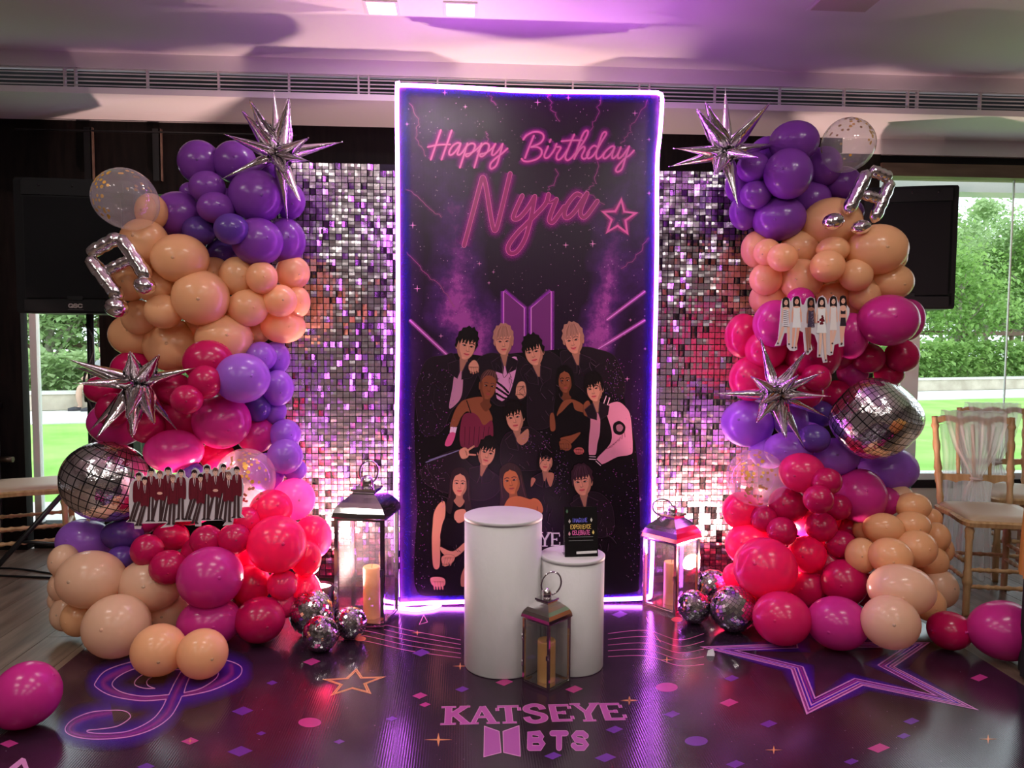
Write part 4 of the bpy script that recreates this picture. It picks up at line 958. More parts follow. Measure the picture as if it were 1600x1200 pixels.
# one dark mass of jackets behind everybody
P([(648, 640), (654, 590), (668, 565), (690, 556), (720, 552), (760, 556), (800, 552), (850, 548), (885, 545), (930, 545), (958, 556), (972, 590), (978, 640), (992, 690), (998, 760), (1000, 830), (998, 905), (985, 926), (860, 928), (700, 930), (652, 924), (648, 860), (652, 800), (650, 740), (648, 690)], DK)
P(c4([(50, 740), (90, 600), (130, 480), (200, 410), (330, 390), (400, 370), (440, 440), (480, 440), (560, 430), (640, 470), (640, 560), (520, 800), (400, 900), (300, 1100), (130, 1130), (60, 900)]), DK2)
P(c4([(430, 530), (490, 520), (500, 650), (480, 790), (400, 880), (370, 870), (400, 700)]), ink(150, 98, 124))
face(*c4([(530, 315)])[0], 29, 39, 12, S1, HAIR, 'short', 0.7)
P(c4([(640, 430), (750, 370), (860, 380), (1000, 380), (1100, 450), (1150, 600), (1100, 760), (1000, 830), (800, 850), (640, 560)]), DK2)
P(c4([(850, 480), (930, 420), (1010, 430), (940, 740), (830, 820), (800, 600)]), ink(172, 112, 150))
for k in range(4): LN(c4([(815, 640+k*55), (880, 690+k*50), (925, 740+k*30)]), 1.6, DK2, False)
face(*c4([(880, 275)])[0], 27, 37, -3, S1, BLOND, 'blond', 0)
LN(c4([(870, 500), (885, 600), (960, 500)]), 0.5, ink(80, 50, 60))
P(c5([(200, 350), (330, 420), (360, 520), (280, 800), (240, 1050), (40, 1050), (20, 700), (-40, 560), (0, 480), (100, 470)]), DK2)
P(c5([(330, 380), (400, 340), (560, 310), (700, 340), (830, 390), (900, 520), (940, 660), (900, 800), (700, 850), (520, 700), (400, 600)]), DK2)
face(*c5([(458, 262)])[0], 28, 38, -10, S1, BLOND, 'blond', -0.5, smile=1)
face(*c5([(85, 372)])[0], 28, 38, -12, S1, HAIR, 'short', -0.4)
def hand(pts, col, fl):
    P(pts, col)
    for a, b in fl: LN([a, b], 1.3, col, False); LN([(a[0]+1.2, a[1]), (b[0]+1.2, b[1])], 0.25, sh(col, .5), False)
hand(c4([(556, 480), (600, 435), (636, 460), (648, 520), (600, 545), (560, 530)]), S1, [tuple(c4([(570+k*22, 500), (575+k*22, 560-abs(k-1)*8)])) for k in range(4)])
hand(c4([(1000, 690), (1030, 640), (1080, 650), (1090, 760), (1030, 800), (1000, 750)]), S1, [tuple(c4([(1010+k*20, 680), (1000+k*22, 760)])) for k in range(4)])
# woman with braids, left
P(c4([(480, 830), (540, 800), (640, 780), (700, 795), (745, 900), (775, 1000), (700, 1060), (560, 920), (490, 960), (440, 1060), (378, 1070), (420, 920)]), S3)
P(c4([(490, 980), (570, 925), (640, 960), (695, 1045), (770, 1000), (785, 1130), (770, 1220), (640, 1250), (480, 1240)]), ink(92, 26, 48))
for k in range(6): LN(c4([(520+k*45, 1060), (515+k*42, 1230)]), 0.4, ink(50, 12, 28), False)
LN(c4([(535, 815), (575, 930)]), 0.7, DK); P(c4([(385, 1060), (445, 1065), (430, 1120), (375, 1115)]), ink(200, 150, 175), False); P(c4([(375, 1120), (430, 1125), (390, 1230), (330, 1230)]), ink(165, 62, 105))
face(*c4([(735, 690)])[0], 25, 38, 8, S3, ink(60, 34, 34), 'braids', 0.5, (130, 52, 52))
# long-haired woman, right of centre
face(*c5([(375, 640)])[0], 22, 34, -4, S3, HAIR, 'wavy', 0, (140, 60, 58))
P(c5([(300, 960), (350, 830), (430, 800), (540, 850), (620, 950), (530, 960), (420, 880)]), S3)
P(c5([(300, 965), (350, 915), (440, 830), (470, 900), (560, 930), (625, 965), (620, 1150), (500, 1115), (330, 1150), (280, 1080)]), DK)
P(c5([(330, 1170), (430, 1140), (520, 1112), (470, 1180), (400, 1230)]), S3)
hand(c7([(430, 240), (490, 210), (560, 250), (580, 310), (530, 350), (450, 320)]), S3, [tuple(c7([(440+k*32, 260), (450+k*30, 330)])) for k in range(4)])
hand(c7([(610, 340), (660, 310), (720, 320), (735, 370), (680, 400), (630, 385)]), ink(150, 70, 70), [tuple(c7([(630+k*25, 330), (640+k*24, 385)])) for k in range(4)])
P(c5([(550, 850), (600, 820), (625, 950), (555, 950)]), S3); P(c5([(235, 950), (270, 940), (285, 1080), (240, 1090)]), S3)
# man in the varsity jacket
P(c5([(620, 900), (640, 860), (760, 740), (840, 800), (930, 890), (985, 960), (1000, 1200), (960, 1300), (640, 1300), (610, 1100)]), DK)
P(c7([(1010, -180), (1150, -260), (1260, -190), (1320, -60), (1345, 320), (1310, 400), (1150, 430), (960, 520), (895, 455), (1060, 270), (1080, 100)]), ink(172, 104, 128))
P(c7([(830, -110), (930, -100), (935, 120), (905, 260), (880, 400), (800, 400), (800, 200), (815, 50)]), ink(165, 100, 122))
P(c7([(800, 405), (880, 405), (890, 490), (800, 480)]), DK, False); LN(c7([(805, 425), (882, 428)]), .5, ink(190, 150, 165)); LN(c7([(803, 455), (884, 460)]), .5, ink(190, 150, 165))
P(c7([(895, 460), (960, 520), (920, 570), (850, 510)]), DK, False); LN(c7([(885, 480), (945, 535)]), .5, ink(190, 150, 165))
P(c7([(1105, 20), (1180, -20), (1250, 40), (1240, 120), (1180, 155), (1110, 120)]), DK); P(c7([(1140, 40), (1190, 20), (1225, 60), (1200, 110), (1150, 100)]), ink(120, 76, 92)); P(c7([(975, 120), (1075, 110), (1070, 180), (1000, 190)]), DK)
for k in range(7): LN(c7([(1010+k*40, 330-k*25), (1090+k*25, 300-k*30)]), .5, ink(120, 62, 84))
for k in range(4): LN(c5([(700+k*22, 890-k*6), (745+k*16, 765+k*8)]), 0.8, ink(190, 140, 155) if k % 2 else DK)
face(*c5([(650, 715)])[0], 25, 36, -8, S1, HAIR, 'short', -0.6)
# centre man
P(c4([(900, 1130), (1000, 1090), (1110, 1060), (1250, 1150), (1330, 1300), (1280, 1450), (900, 1450), (850, 1260)]), DK2)
face(*c4([(985, 985)])[0], 27, 38, -10, S1, HAIR, 'short', -0.2)
P(c4([(1000, 1180), (1050, 1120), (1110, 1080), (1110, 1180), (1050, 1230)]), sh(S1, .7))
# man making a V sign
P(c6([(90, 300), (200, 220), (330, 180), (360, 230), (440, 300), (560, 330), (620, 420), (500, 520), (250, 470), (100, 400)]), DK2)
LN(c6([(110, 265), (220, 225), (330, 185)]), 0.8, ink(92, 84, 118)); LN(c6([(130, 250), (250, 210)]), 0.5, ink(92, 84, 118))
face(*c6([(515, 210)])[0], 26, 36, 14, S1, HAIR, 'short', 0.3)
hand(c6([(332, 190), (370, 165), (395, 190), (390, 230), (350, 240)]), S1, [])
LN(c6([(375, 195), (430, 158)]), 1.4, S1, False); LN(c6([(380, 212), (440, 215)]), 1.4, S1, False)
# women of the front row
face(*c6([(335, 415)])[0], 24, 35, 2, S1, ink(34, 18, 24), 'long', 0)
P(c6([(165, 600), (200, 540), (235, 530), (238, 620), (215, 700), (205, 800), (200, 960), (160, 960), (150, 800), (155, 690)]), S1)
P(c6([(310, 590), (370, 580), (378, 640), (330, 670), (300, 640)]), S1)
P(c6([(240, 640), (300, 645), (330, 680), (376, 660), (378, 800), (300, 830), (210, 790), (215, 700)]), DK)
P(c6([(205, 830), (290, 860), (370, 800), (376, 840), (300, 900), (230, 880)]), S1)
hand(c6([(215, 900), (250, 880), (300, 890), (290, 930), (240, 960), (220, 940)]), S1, [tuple(c6([(235+k*18, 900), (225+k*16, 950)])) for k in range(4)])
hand(c6([(140, 1040), (190, 1030), (235, 1045), (230, 1090), (160, 1090)]), S1, [tuple(c6([(165+k*18, 1060), (168+k*18, 1110)])) for k in range(4)])
P(c6([(345, 1020), (376, 960), (376, 1080), (345, 1090)]), S2)
face(*c6([(680, 395)])[0], 28, 38, -8, S4, ink(40, 20, 22), 'long', -0.2, (140, 60, 52))
P(c6([(650, 520), (720, 490), (800, 510), (860, 520), (860, 620), (640, 620)]), S4)
face(*c7([(260, 485)])[0], 22, 31, 4, S1, HAIR, 'fringe', -0.2)
P(c7([(265, 640), (310, 620), (360, 640), (345, 740), (315, 800), (280, 730)]), S2)
P(c7([(80, 690), (130, 700), (120, 740), (75, 800)]), S2); P(c7([(75, 960), (150, 950), (210, 1020), (215, 1120), (90, 1120)]), S4)
P(c7([(640, 900), (860, 860), (1000, 930), (1100, 1100), (1060, 1400), (600, 1400), (600, 1000)]), DK2)
face(*c7([(715, 755)])[0], 28, 38, -6, S1, ink(40, 20, 30), 'short', -0.4)
# cloth folds and seams
for (x0, y0, x1, y1, n) in ((655, 575, 700, 660, 16), (770, 560, 830, 620, 18), (840, 580, 880, 650, 10), (900, 560, 968, 620, 16), (790, 690, 860, 730, 14), (655, 720, 698, 780, 14), (905, 800, 960, 850, 12), (835, 770, 880, 830, 10), (700, 830, 728, 900, 8)):
    for k in range(n):
        x, y = rl.uniform(x0, x1), rl.uniform(y0, y1); a = rl.gauss(1.3, 0.5); q = rl.uniform(5, 14); LN([(x, y), (x+q*.5*math.cos(a)+rl.uniform(-1.5, 1.5), y+q*.5*math.sin(a)), (x+q*math.cos(a), y+q*math.sin(a))], 0.35, ink(*rl.choice([(66, 46, 62), (50, 34, 48), (84, 62, 80)]), 1.1))
# sequins and stitching glinting on the dark clothes
for i in range(760):
    x = rl.uniform(655, 985); y = rl.gauss(0, 1)
    x, y = rl.choice([(rl.uniform(655, 712), rl.uniform(570, 680)), (rl.uniform(815, 862), rl.uniform(672, 706)), (rl.uniform(655, 696), rl.uniform(710, 800)), (rl.uniform(930, 990), rl.uniform(730, 850)), (rl.uniform(866, 888), rl.uniform(700, 770)), (rl.uniform(945, 975), rl.uniform(560, 625)), (rl.uniform(640, 662), rl.uniform(580, 920)), (rl.uniform(982, 1010), rl.uniform(560, 910)), (rl.uniform(640, 670), rl.uniform(640, 920)), (rl.uniform(975, 1010), rl.uniform(640, 900))])
    a = rl.uniform(0, 3.14); q = rl.uniform(0.5, 1.8)
    pf.line([(x, y), (x+q*math.cos(a), y+q*math.sin(a))], 0.28, ink(*rl.choice([(130, 100, 130), (95, 50, 130), (150, 60, 140)])), LAY[0]+i*0.02, caps=False)
for q in (pg.build('soft_print', M['ink_glow'], ban), ps.build('lettering', M['ink'], ban), pf.build('group_portrait', M['ink'], ban)): q['kind'] = 'stuff'

# ------------------------------------------------------------------ shimmer walls
M['sequin'] = mat('mirror_sequin', (0.70, 0.67, 0.68), 0.24, 1.0)
def sequin_mesh(bow):
    s = 0.0142; n = 3; vs = []; fs = []
    for j in range(n):
        for i in range(n):
            u, v = i/(n-1)*2-1, j/(n-1)*2-1
            vs.append((u*s, -bow*(1-u*u*0.5-v*v*0.5), -s*0.9+v*s))
    for j in range(n-1):
        for i in range(n-1): a = j*n+i; fs.append((a, a+1, a+n+1, a+n))
    return vs, fs
SQ = [sequin_mesh(b) for b in (0.0012, -0.001, 0.0022)]
SQM = [mesh('sequin', v, f, M['sequin']) for v, f in SQ]
M['pin'] = mat('clear_clip', (0.05, 0.05, 0.055), 0.2)
def shimmer(label, x0, x1, z0, z1, Y, seed, step=None, part_box=None):
    rnd = random.Random(seed); o = Vector(((x0+x1)/2, Y, 0)); t = empty('shimmer_wall', o, label=label, cat='sequin wall', group='mirror sequin backdrops')
    MB(o).box((x0, Y+0.012, z0), (x1, Y+0.03, z1)).build('backing_panel', M['black'], t)
    for xx in (x0+0.02, x1-0.05): MB(o).box((xx, Y+0.03, 0), (xx+0.03, Y+0.06, z1)).build('stand_post', M['black_metal'], t)
    for xx in (x0+0.02, x1-0.05): MB(o).box((xx, Y+0.03, 0), (xx+0.03, Y+0.36, 0.02)).build('stand_foot', M['black_metal'], t)
    p = 0.0318; nx = int((x1-x0)/p); nzr = int((z1-z0)/p); vs = []; fs = []; cnt = 0; pins = MB(o)
    cells = []
    for j in range(nzr):
        zz = z1-0.004-j*p
        for i in range(nx):
            xx = x0+p*(i+0.5)
            if step and step(xx, zz): continue
            cells.append((xx, zz))
    inside = [c for c in cells if part_box[0] <= c[0] <= part_box[1] and part_box[2] <= c[1] <= part_box[3]][:300]
    ins = set(inside)
    for xx, zz in cells:
        g = math.sin(xx*9+zz*5)+math.sin(zz*13-xx*4)
        rz = rnd.gauss(0.0, 0.06)+(rnd.choice((0, 0, 0.45, -0.35)) if rnd.random() < 0.55 else 0)+0.06*g
        rx = rnd.gauss(0.03, 0.04); ry = rnd.gauss(0, 0.025)
        Rm = Matrix.Rotation(rz, 4, 'Z') @ Matrix.Rotation(rx, 4, 'X') @ Matrix.Rotation(ry, 4, 'Y')
        k = rnd.randrange(3); loc = Vector((xx, Y, zz))-o
        if (xx, zz) in ins:
            q = link('sequin', SQM[k], t); q.matrix_basis = Matrix.Translation(loc) @ Rm
        else:
            b = len(vs); vs += [(Rm @ Vector(v))+loc for v in SQ[k][0]]; fs += [tuple(b+i for i in f) for f in SQ[k][1]]
        pins.box((xx-0.0015, Y-0.003, zz-0.001), (xx+0.0015, Y+0.012, zz+0.002))
    m = link('sequins', mesh('sequins', vs, fs, M['sequin']), t); m['kind'] = 'stuff'
    q = pins.build('clips', M['pin'], t); q['kind'] = 'stuff'
shimmer('mirror sequin wall left of the banner, behind the big lantern', -1.27, -0.60, 0.045, 2.16, 0.30, 21, lambda x, z: x > -0.735 and z > 2.135, (-1.10, -0.73, 1.0, 2.1))
shimmer('mirror sequin wall right of the banner, behind the medium lantern', 0.62, 1.30, 0.035, 2.155, 0.30, 22, None, (0.72, 1.08, 1.0, 2.1))

# ------------------------------------------------------------------ floor uplights behind the garlands
def uplight(x, y, label, col, aim):
    o = Vector((x, y, 0)); t = empty('uplight', o, label=label, cat='stage light', group='floor uplights')
    MB(o).lathe([(0.05, 0.03), (0.062, 0.045), (0.062, 0.13), (0.056, 0.135), (0.056, 0.118), (0, 0.118)], o, 20).build('can', M['black_metal'], t)
    MB(o).lathe([(0.053, 0.119), (0.053, 0.122), (0, 0.123)], o, 18).build('lens', emit('uplight_lens', col, 30), t)
    MB(o).box((x-0.08, y-0.012, 0.0), (x-0.066, y+0.012, 0.09)).box((x+0.066, y-0.012, 0.0), (x+0.08, y+0.012, 0.09)).box((x-0.08, y-0.05, 0), (x+0.08, y+0.05, 0.008)).build('bracket', M['black_metal'], t)
    l = bpy.data.lights.new('uplight_lamp', 'SPOT'); l.energy = UP_W; l.color = col; l.spot_size = R(165); l.spot_blend = 0.6; l.shadow_soft_size = 0.05
    lo = link('uplight_lamp', l, t, (0, 0, 0.15)); lo.rotation_euler = (Vector(aim)).to_track_quat('-Z', 'Y').to_euler()
uplight(-0.975, -0.07, 'floor uplight hidden behind the left balloon garland, shining at the ceiling', (1.0, 0.63, 0.57), (0.05, -0.12, 1))
uplight(1.02, -0.07, 'floor uplight hidden behind the right balloon garland, shining at the ceiling', (1.0, 0.63, 0.57), (-0.05, -0.12, 1))
# ------------------------------------------------------------------ foil balloons
M['foil'] = bump(mat('silver_foil', (0.86, 0.83, 0.85), 0.10, 1.0), 22, 0.35, 0.012, detail=4)
def starburst(px, py, tips, placed, label, yb, clear=34, dy=0.0):
    global PLACED
    PLACED = placed; c, s = drop(px, py, clear, clear, yb, tight=0.9); c = U(px, py, c.y+dy); s = (c-CAMP).dot(FW)/FPX
    o = c; t = empty('starburst_balloon', o, label=label, cat='foil balloon', group='silver starburst balloons')
    L = max(math.hypot(a-px, b-py) for a, b in tips)*1.04
    sign = 1
    for a, b in tips:
        pr = math.hypot(a-px, b-py); z = math.sqrt(max(L*L-pr*pr, 0)); 
        if pr > L*0.8: z *= 0.4*sign; sign = -sign
        e = c+(RT*(a-px)-UP*(b-py)-FW*z*0.9)*s
        d = e-c; ln = d.length; d.normalize(); r0 = max(ln, L*s*0.8)*0.165; pts = []; rad = []
        for k in range(9):
            q = k/8; pts.append(c+d*ln*(0.08+0.92*q)); rad.append(r0*(0.72+1.4*q if q < 0.2 else (1-q)*1.24+0.012))
        pts.append(c+d*ln*1.03); rad.append(r0*0.07)
        mb = MB(o); mb.tube(pts, rad, 10, squash=0.62)
        x, y, _ = frame(d)                                # welded seam fins along the spike
        for sg in (-1, 1):
            fin = []
            for k in range(10):
                q = k/9; w = r0*(1.02 if q < .2 else (1-q)*1.28+0.03)+0.002*math.sin(k*2.4); fin += [c+d*ln*(0.1+0.9*q)+x*sg*w*0.9, c+d*ln*(0.1+0.9*q)+x*sg*(w+0.003+0.0015*math.sin(k*5))]
            mb.add(fin, [(2*k, 2*k+1, 2*k+3, 2*k+2) for k in range(9)])
        mb.build('spike', M['foil'], t)
    MB(o).sphere(c, L*s*0.15, 14, 10).build('core', M['foil'], t)
    return t
starburst(435, 243, [(432.6, 149), (470, 180), (530.6, 219), (499.5, 239), (499.5, 271), (474, 318), (446, 340), (468, 292), (351, 284), (382, 236), (408, 203), (417, 186)], LPL, 'silver starburst foil balloon at the top of the left garland', 0.12)
starburst(1135, 238, [(1130, 146), (1181.7, 184), (1228, 222), (1148, 325), (1100, 292), (1051, 255), (1051, 237.5), (1076, 193), (1088, 184), (1160, 270)], RPL, 'silver starburst foil balloon at the top of the right garland', 0.12)
starburst(1212.5, 615, [(1184.7, 531), (1235.4, 551.7), (1256.8, 583), (1265.5, 618), (1295.6, 651.5), (1252, 696.6), (1204.5, 678), (1162.6, 656), (1165.7, 629), (1120.6, 614.6), (1154.6, 589), (1214.8, 588)], RPL, 'silver starburst foil balloon halfway down the right garland', 0.0)
starburst(215.5, 598, [(248, 555), (281.5, 558.6), (314, 575), (272.6, 657), (269, 675.5), (243, 649), (241.6, 675.5), (191.5, 675.5), (151, 672), (171.5, 599), (110, 573.7), (151, 564)], LPL, 'silver starburst foil balloon halfway down the left garland', 0.0)
def note(label, Yd, bars, heads):
    p0 = U(*bars[0][0], Yd); t = empty('music_note_balloon', p0, label=label, cat='foil balloon', group='silver music note balloons')
    def bar(a, b, r, nm):
        A, B = U(*a, Yd), U(*b, Yd); n = 12; s = (A-CAMP).dot(FW)/FPX; pts = [A.lerp(B, k/n) for k in range(n+1)]
        rad = [1.2*r*s*(0.55+0.45*min(1, k/1.5, (n-k)/1.5))*(1+0.07*math.sin(k*2.2)) for k in range(n+1)]; rad[0] = rad[-1] = r*s*0.25
        MB(p0).tube(pts, rad, 12).build(nm, M['foil'], t)
    for i, (a, b, r) in enumerate(bars): bar(a, b, r, 'stem' if i < 2 else 'beam')
    for x, y, rx, ry, rot in heads:
        c = U(x, y, Yd-0.02); s = (c-CAMP).dot(FW)/FPX; q = Matrix.Translation(c) @ Matrix.Rotation(rot, 4, 'Y') @ Matrix.Diagonal((rx*s, (rx+ry)/2*s, ry*s, 1))
        pr = [(math.sin(math.pi*i/12)*(1+0.03*math.sin(i*3)), -math.cos(math.pi*i/12)) for i in range(13)]; pr[0] = (0, -1); pr[-1] = (0, 1)
        MB(p0).lathe(pr, n=18, M=q).build('note_head', M['foil'], t)
    return t
def near_y(pts, placed, r, yb):
    global PLACED
    PLACED = placed; return min(drop(x, y, r, r, yb, tight=0.95)[0].y for x, y in pts)
yn = near_y([(150, 415), (190, 395), (215, 420), (180, 450)], LPL, 10, 0.1)
note('silver beamed music note balloon beside the left loudspeaker', yn, [((137, 400), (190, 470), 10), ((186, 367), (234, 440), 10), ((136, 398), (190, 368), 9), ((166, 424), (212, 402), 8)], [(182, 480, 18, 16, 0.3), (226, 446, 17, 14, 0.3)])
yn = near_y([(1340, 300), (1375, 310), (1305, 345), (1345, 355)], RPL, 10, 0.1)
note('silver beamed music note balloon beside the right loudspeaker', yn, [((1357, 266), (1322, 335), 9), ((1393, 280), (1364, 348), 8), ((1359, 265), (1393, 279), 8), ((1347, 303), (1379, 313), 7)], [(1302, 346, 17, 13, -0.2), (1345, 355, 16, 11, -0.2)])
# disco-ball foil balloons: mirrored film printed with a black grid
M['foil_grid'] = mat('grid_printed_foil', (0.82, 0.79, 0.82), 0.11, 1.0); N_, L_, B_ = nodes(M['foil_grid'])
uvn = N_.new('ShaderNodeUVMap'); sp = N_.new('ShaderNodeSeparateXYZ'); L_.new(uvn.outputs[0], sp.inputs[0])
def fr(sock): return mth('LESS_THAN', mth('FRACT', sock), 0.13)
ln_ = mth('MAXIMUM', fr(sp.outputs[0]), fr(sp.outputs[1])); inv = mth('SUBTRACT', 1.0, ln_)
mc = N_.new('ShaderNodeMix'); mc.data_type = 'RGBA'; L_.new(ln_, mc.inputs['Factor']); mc.inputs['A'].default_value = (0.84, 0.80, 0.83, 1); mc.inputs['B'].default_value = (0.01, 0.01, 0.012, 1)
L_.new(mc.outputs['Result'], B_.inputs['Base Color']); L_.new(mth('MULTIPLY', inv, 0.98), B_.inputs['Metallic'])
nzz = N_.new('ShaderNodeTexNoise'); nzz.inputs['Scale'].default_value = 9; tcc = N_.new('ShaderNodeTexCoord'); L_.new(tcc.outputs['Object'], nzz.inputs['Vector'])
bq = N_.new('ShaderNodeBump'); bq.inputs['Strength'].default_value = 0.25; bq.inputs['Distance'].default_value = 0.01; L_.new(nzz.outputs[0], bq.inputs['Height']); L_.new(bq.outputs[0], B_.inputs['Normal'])
def disco_foil(px, py, rx, ry, placed, yb, rot, sup, label, grid):
    global PLACED
    PLACED = placed; c, s = drop(px, py, rx*0.92, ry*0.92, yb, tight=0.9); PLACED.append((c, (rx*ry)**.5*s))
    n, m = 64, 40; vs = []; fs = []; uv = []
    def sgn(v, e): return math.copysign(abs(v)**e, v)
    for j in range(m+1):
        th = math.pi*j/m-math.pi/2
        for i in range(n+1):
            ph = 2*math.pi*i/n; e = 2/sup
            x, y, z = sgn(math.cos(th), e)*sgn(math.cos(ph), e), sgn(math.cos(th), e)*sgn(math.sin(ph), e), sgn(math.sin(th), e)
            if sup > 2.2: k = 0.86 
            else: k = 1.0
            pk = 1-0.012*abs(math.sin(ph*9))*math.cos(th)**6
            vs.append(Vector((x*k*pk, y*k*pk, z*k))); uv.append((ph/(2*math.pi)*grid*2, (th/math.pi+.5)*grid))
    for j in range(m):
        for i in range(n): a = j*(n+1)+i; fs.append((a, a+1, a+n+2, a+n+1))
    me = mesh('disco_foil', vs, fs, M['foil_grid'], True); ul = me.uv_layers.new(name='UVMap')
    for lp in me.loops: ul.data[lp.index].uv = uv[lp.vertex_index]
    o = link('disco_foil_balloon', me); o.matrix_world = Matrix.Translation(c) @ rot @ Matrix.Diagonal((rx*s, (rx+ry)/2*s*0.9, ry*s, 1))
    tag(o, label, 'foil balloon', 'grid-printed disco foil balloons')
    link('filler_tab', MB().box((-0.04, -0.02, -1.08), (0.04, 0.02, -0.98)).mesh('filler_tab', M['foil']), o)
disco_foil(167, 752, 68, 62, LPL, -0.02, Matrix.Rotation(R(24), 4, 'Y') @ Matrix.Rotation(R(-6), 4, 'X') @ Matrix.Rotation(R(20), 4, 'Z'), 2.0, 'round silver disco foil balloon with black grid on the left garland', 14)
disco_foil(1369, 655, 76, 70, RPL, 0.0, Matrix.Rotation(R(32), 4, 'Y') @ Matrix.Rotation(R(28), 4, 'X') @ Matrix.Rotation(R(40), 4, 'Z'), 2.7, 'cushion-shaped silver disco foil balloon with black grid on the right garland', 22)

# ------------------------------------------------------------------ printed cutouts
M['card_white'] = mat('cutout_card', (0.72, 0.66, 0.70), 0.35)
def extrude_card(pts, Yc, th, m, name, parent, o):
    f = [U(x, y, Yc) for x, y in pts]; n = len(f); bk = [p+Vector((0, th, 0)) for p in f]
    MB(o).add(f+bk, [tuple(range(n)), tuple(reversed(range(n, 2*n)))]+[(i, n+i, n+(i+1) % n, (i+1) % n) for i in range(n)]).build(name, m, parent)
def ka(L): return [(180+x/7.273, 700+y/7.273) for x, y in L]
def kb(L): return [(1190+x/9.233, 450+y/9.233) for x, y in L]
yc = near_y([(205, 770), (240, 800), (270, 760), (310, 790), (345, 760), (375, 790)], LPL, 12, 0.1)-0.012
o = U(290, 775, yc); cu = empty('photo_cutout', o, label='printed card cutout of young men in maroon suits on the left garland', cat='photo cutout', group='printed people cutouts')
extrude_card(ka([(120, 840), (165, 800), (155, 600), (165, 420), (190, 370), (225, 350), (235, 290), (270, 265), (310, 285), (330, 325), (355, 320), (370, 250), (410, 225), (450, 250), (465, 290), (505, 250), (550, 270), (560, 230), (600, 212), (640, 230), (650, 300), (690, 300), (715, 255), (750, 238), (790, 265), (800, 320), (830, 345), (860, 320), (870, 250), (910, 225), (950, 250), (965, 285), (995, 270), (1000, 200), (1040, 180), (1080, 200), (1090, 250), (1130, 215), (1170, 245), (1185, 185), (1220, 170), (1250, 195), (1260, 250), (1300, 250), (1325, 225), (1365, 215), (1405, 240), (1410, 310), (1445, 360), (1465, 440), (1450, 560), (1435, 750), (1470, 790), (1380, 800), (1345, 800), (1335, 870), (1220, 885), (1265, 820), (980, 830), (975, 890), (910, 890), (900, 830), (670, 840), (660, 890), (510, 910), (590, 850), (300, 860), (290, 920), (220, 920), (215, 855)]), yc, 0.003, M['card_white'], 'card', cu, o)
pk = Print(lambda x, y: U(x, y, yc), (0, -1, 0), 0.0002, o)
SUIT, SUIT2, TRS = ink(92, 22, 36, 1.5), ink(70, 16, 28, 1.5), ink(62, 44, 46, 1.4)
def man(hx, hy, fx, fy, lay, w=58, sp=22, hair=(30, 18, 20), hands=False):
    def S(L): return ka([(hx+a, hy+b) for a, b in L])
    hip = hy+290
    for sg in (-1, 1):
        pk.poly(ka([(hx+sg*4, hip-40), (hx+sg*(w*.62), hip-40), (fx+sg*(sp+14), fy-14), (fx+sg*(sp+34)*1.0, fy), (fx+sg*(sp-14), fy), (fx+sg*(sp-16), fy-20)]), TRS, lay)
        pk.poly(ka([(fx+sg*(sp-10), fy-18), (fx+sg*(sp+14), fy-18), (fx+sg*(sp+36), fy), (fx+sg*(sp-8), fy)]), ink(28, 22, 24), lay+1)
    pk.poly(S([(-26, 48), (26, 48), (w*.95, 74), (w*1.12, 150), (w*1.1, 270), (w*.8, 300), (0, 285), (-w*.8, 300), (-w*1.1, 270), (-w*1.12, 150), (-w*.95, 74)]), SUIT, lay+2, True)
    pk.poly(S([(-17, 48), (17, 48), (14, 110), (2, 150), (-10, 110)]), ink(190, 165, 170), lay+3); pk.poly(S([(-5, 56), (6, 56), (7, 120), (1, 140), (-4, 120)]), SUIT2, lay+4)
    for sg in (-1, 1): pk.line(S([(sg*18, 52), (sg*14, 110), (sg*2, 160)]), 0.35, SUIT2, lay+4, caps=False); pk.line(S([(sg*w*.72, 110), (sg*w*.7, 260)]), 0.3, SUIT2, lay+4, caps=False)
    pk.poly(S([(-12, 30), (12, 30), (13, 58), (-13, 58)]), ink(170, 118, 108), lay+4)
    pk.ell(*S([(0, 8)])[0], 3.6, 5.2, ink(205, 150, 136), lay+5)
    pk.poly(S([(-30, 12), (-30, -22), (-8, -42), (16, -40), (32, -18), (29, 12), (20, -8), (2, -4), (-16, -10)]), ink(*hair), lay+6, True)
    for sg in (-1, 1): pk.ell(*S([(sg*10, 6)])[0], .8, .4, ink(40, 24, 26), lay+6, 6)
    pk.line(S([(-7, 28), (7, 28)]), .3, ink(130, 70, 72), lay+6, caps=False)
    if hands: pk.ell(*S([(2, 215)])[0], 4.4, 2.2, ink(190, 140, 128), lay+7)
for g in (0, 633):
    for hx, hy, fx, fy, l, w, sp, hr, hd in ((410, 270, 400, 835, 0, 52, 22, (24, 16, 18), 0), (600, 255, 540, 835, 0, 52, 20, (24, 16, 18), 0), (508, 298, 470, 830, 8, 58, 44, (95, 62, 55), 1), (268, 320, 190, 835, 8, 58, 18, (34, 20, 22), 0), (750, 282, 745, 812, 8, 52, 24, (24, 16, 18), 0), (340, 365, 270, 890, 16, 44, 18, (28, 18, 20), 0), (658, 340, 640, 870, 16, 56, 26, (110, 76, 70), 0)):
        dy = -32 if g else 0
        man(hx+g, hy+dy, fx+g, min(fy+(dy if fy > 850 else dy*0.6), 880), l, w, sp, hr, hd)
pk.build('suited_figures', M['ink_card'], cu)['kind'] = 'stuff'
yc2 = near_y([(1220, 500), (1245, 520), (1270, 500), (1290, 530), (1310, 500)], RPL, 12, 0.1)-0.012
o = U(1265, 505, yc2); cu = empty('photo_cutout', o, label='printed card cutout of six women in short dresses on the right garland', cat='photo cutout', group='printed people cutouts')
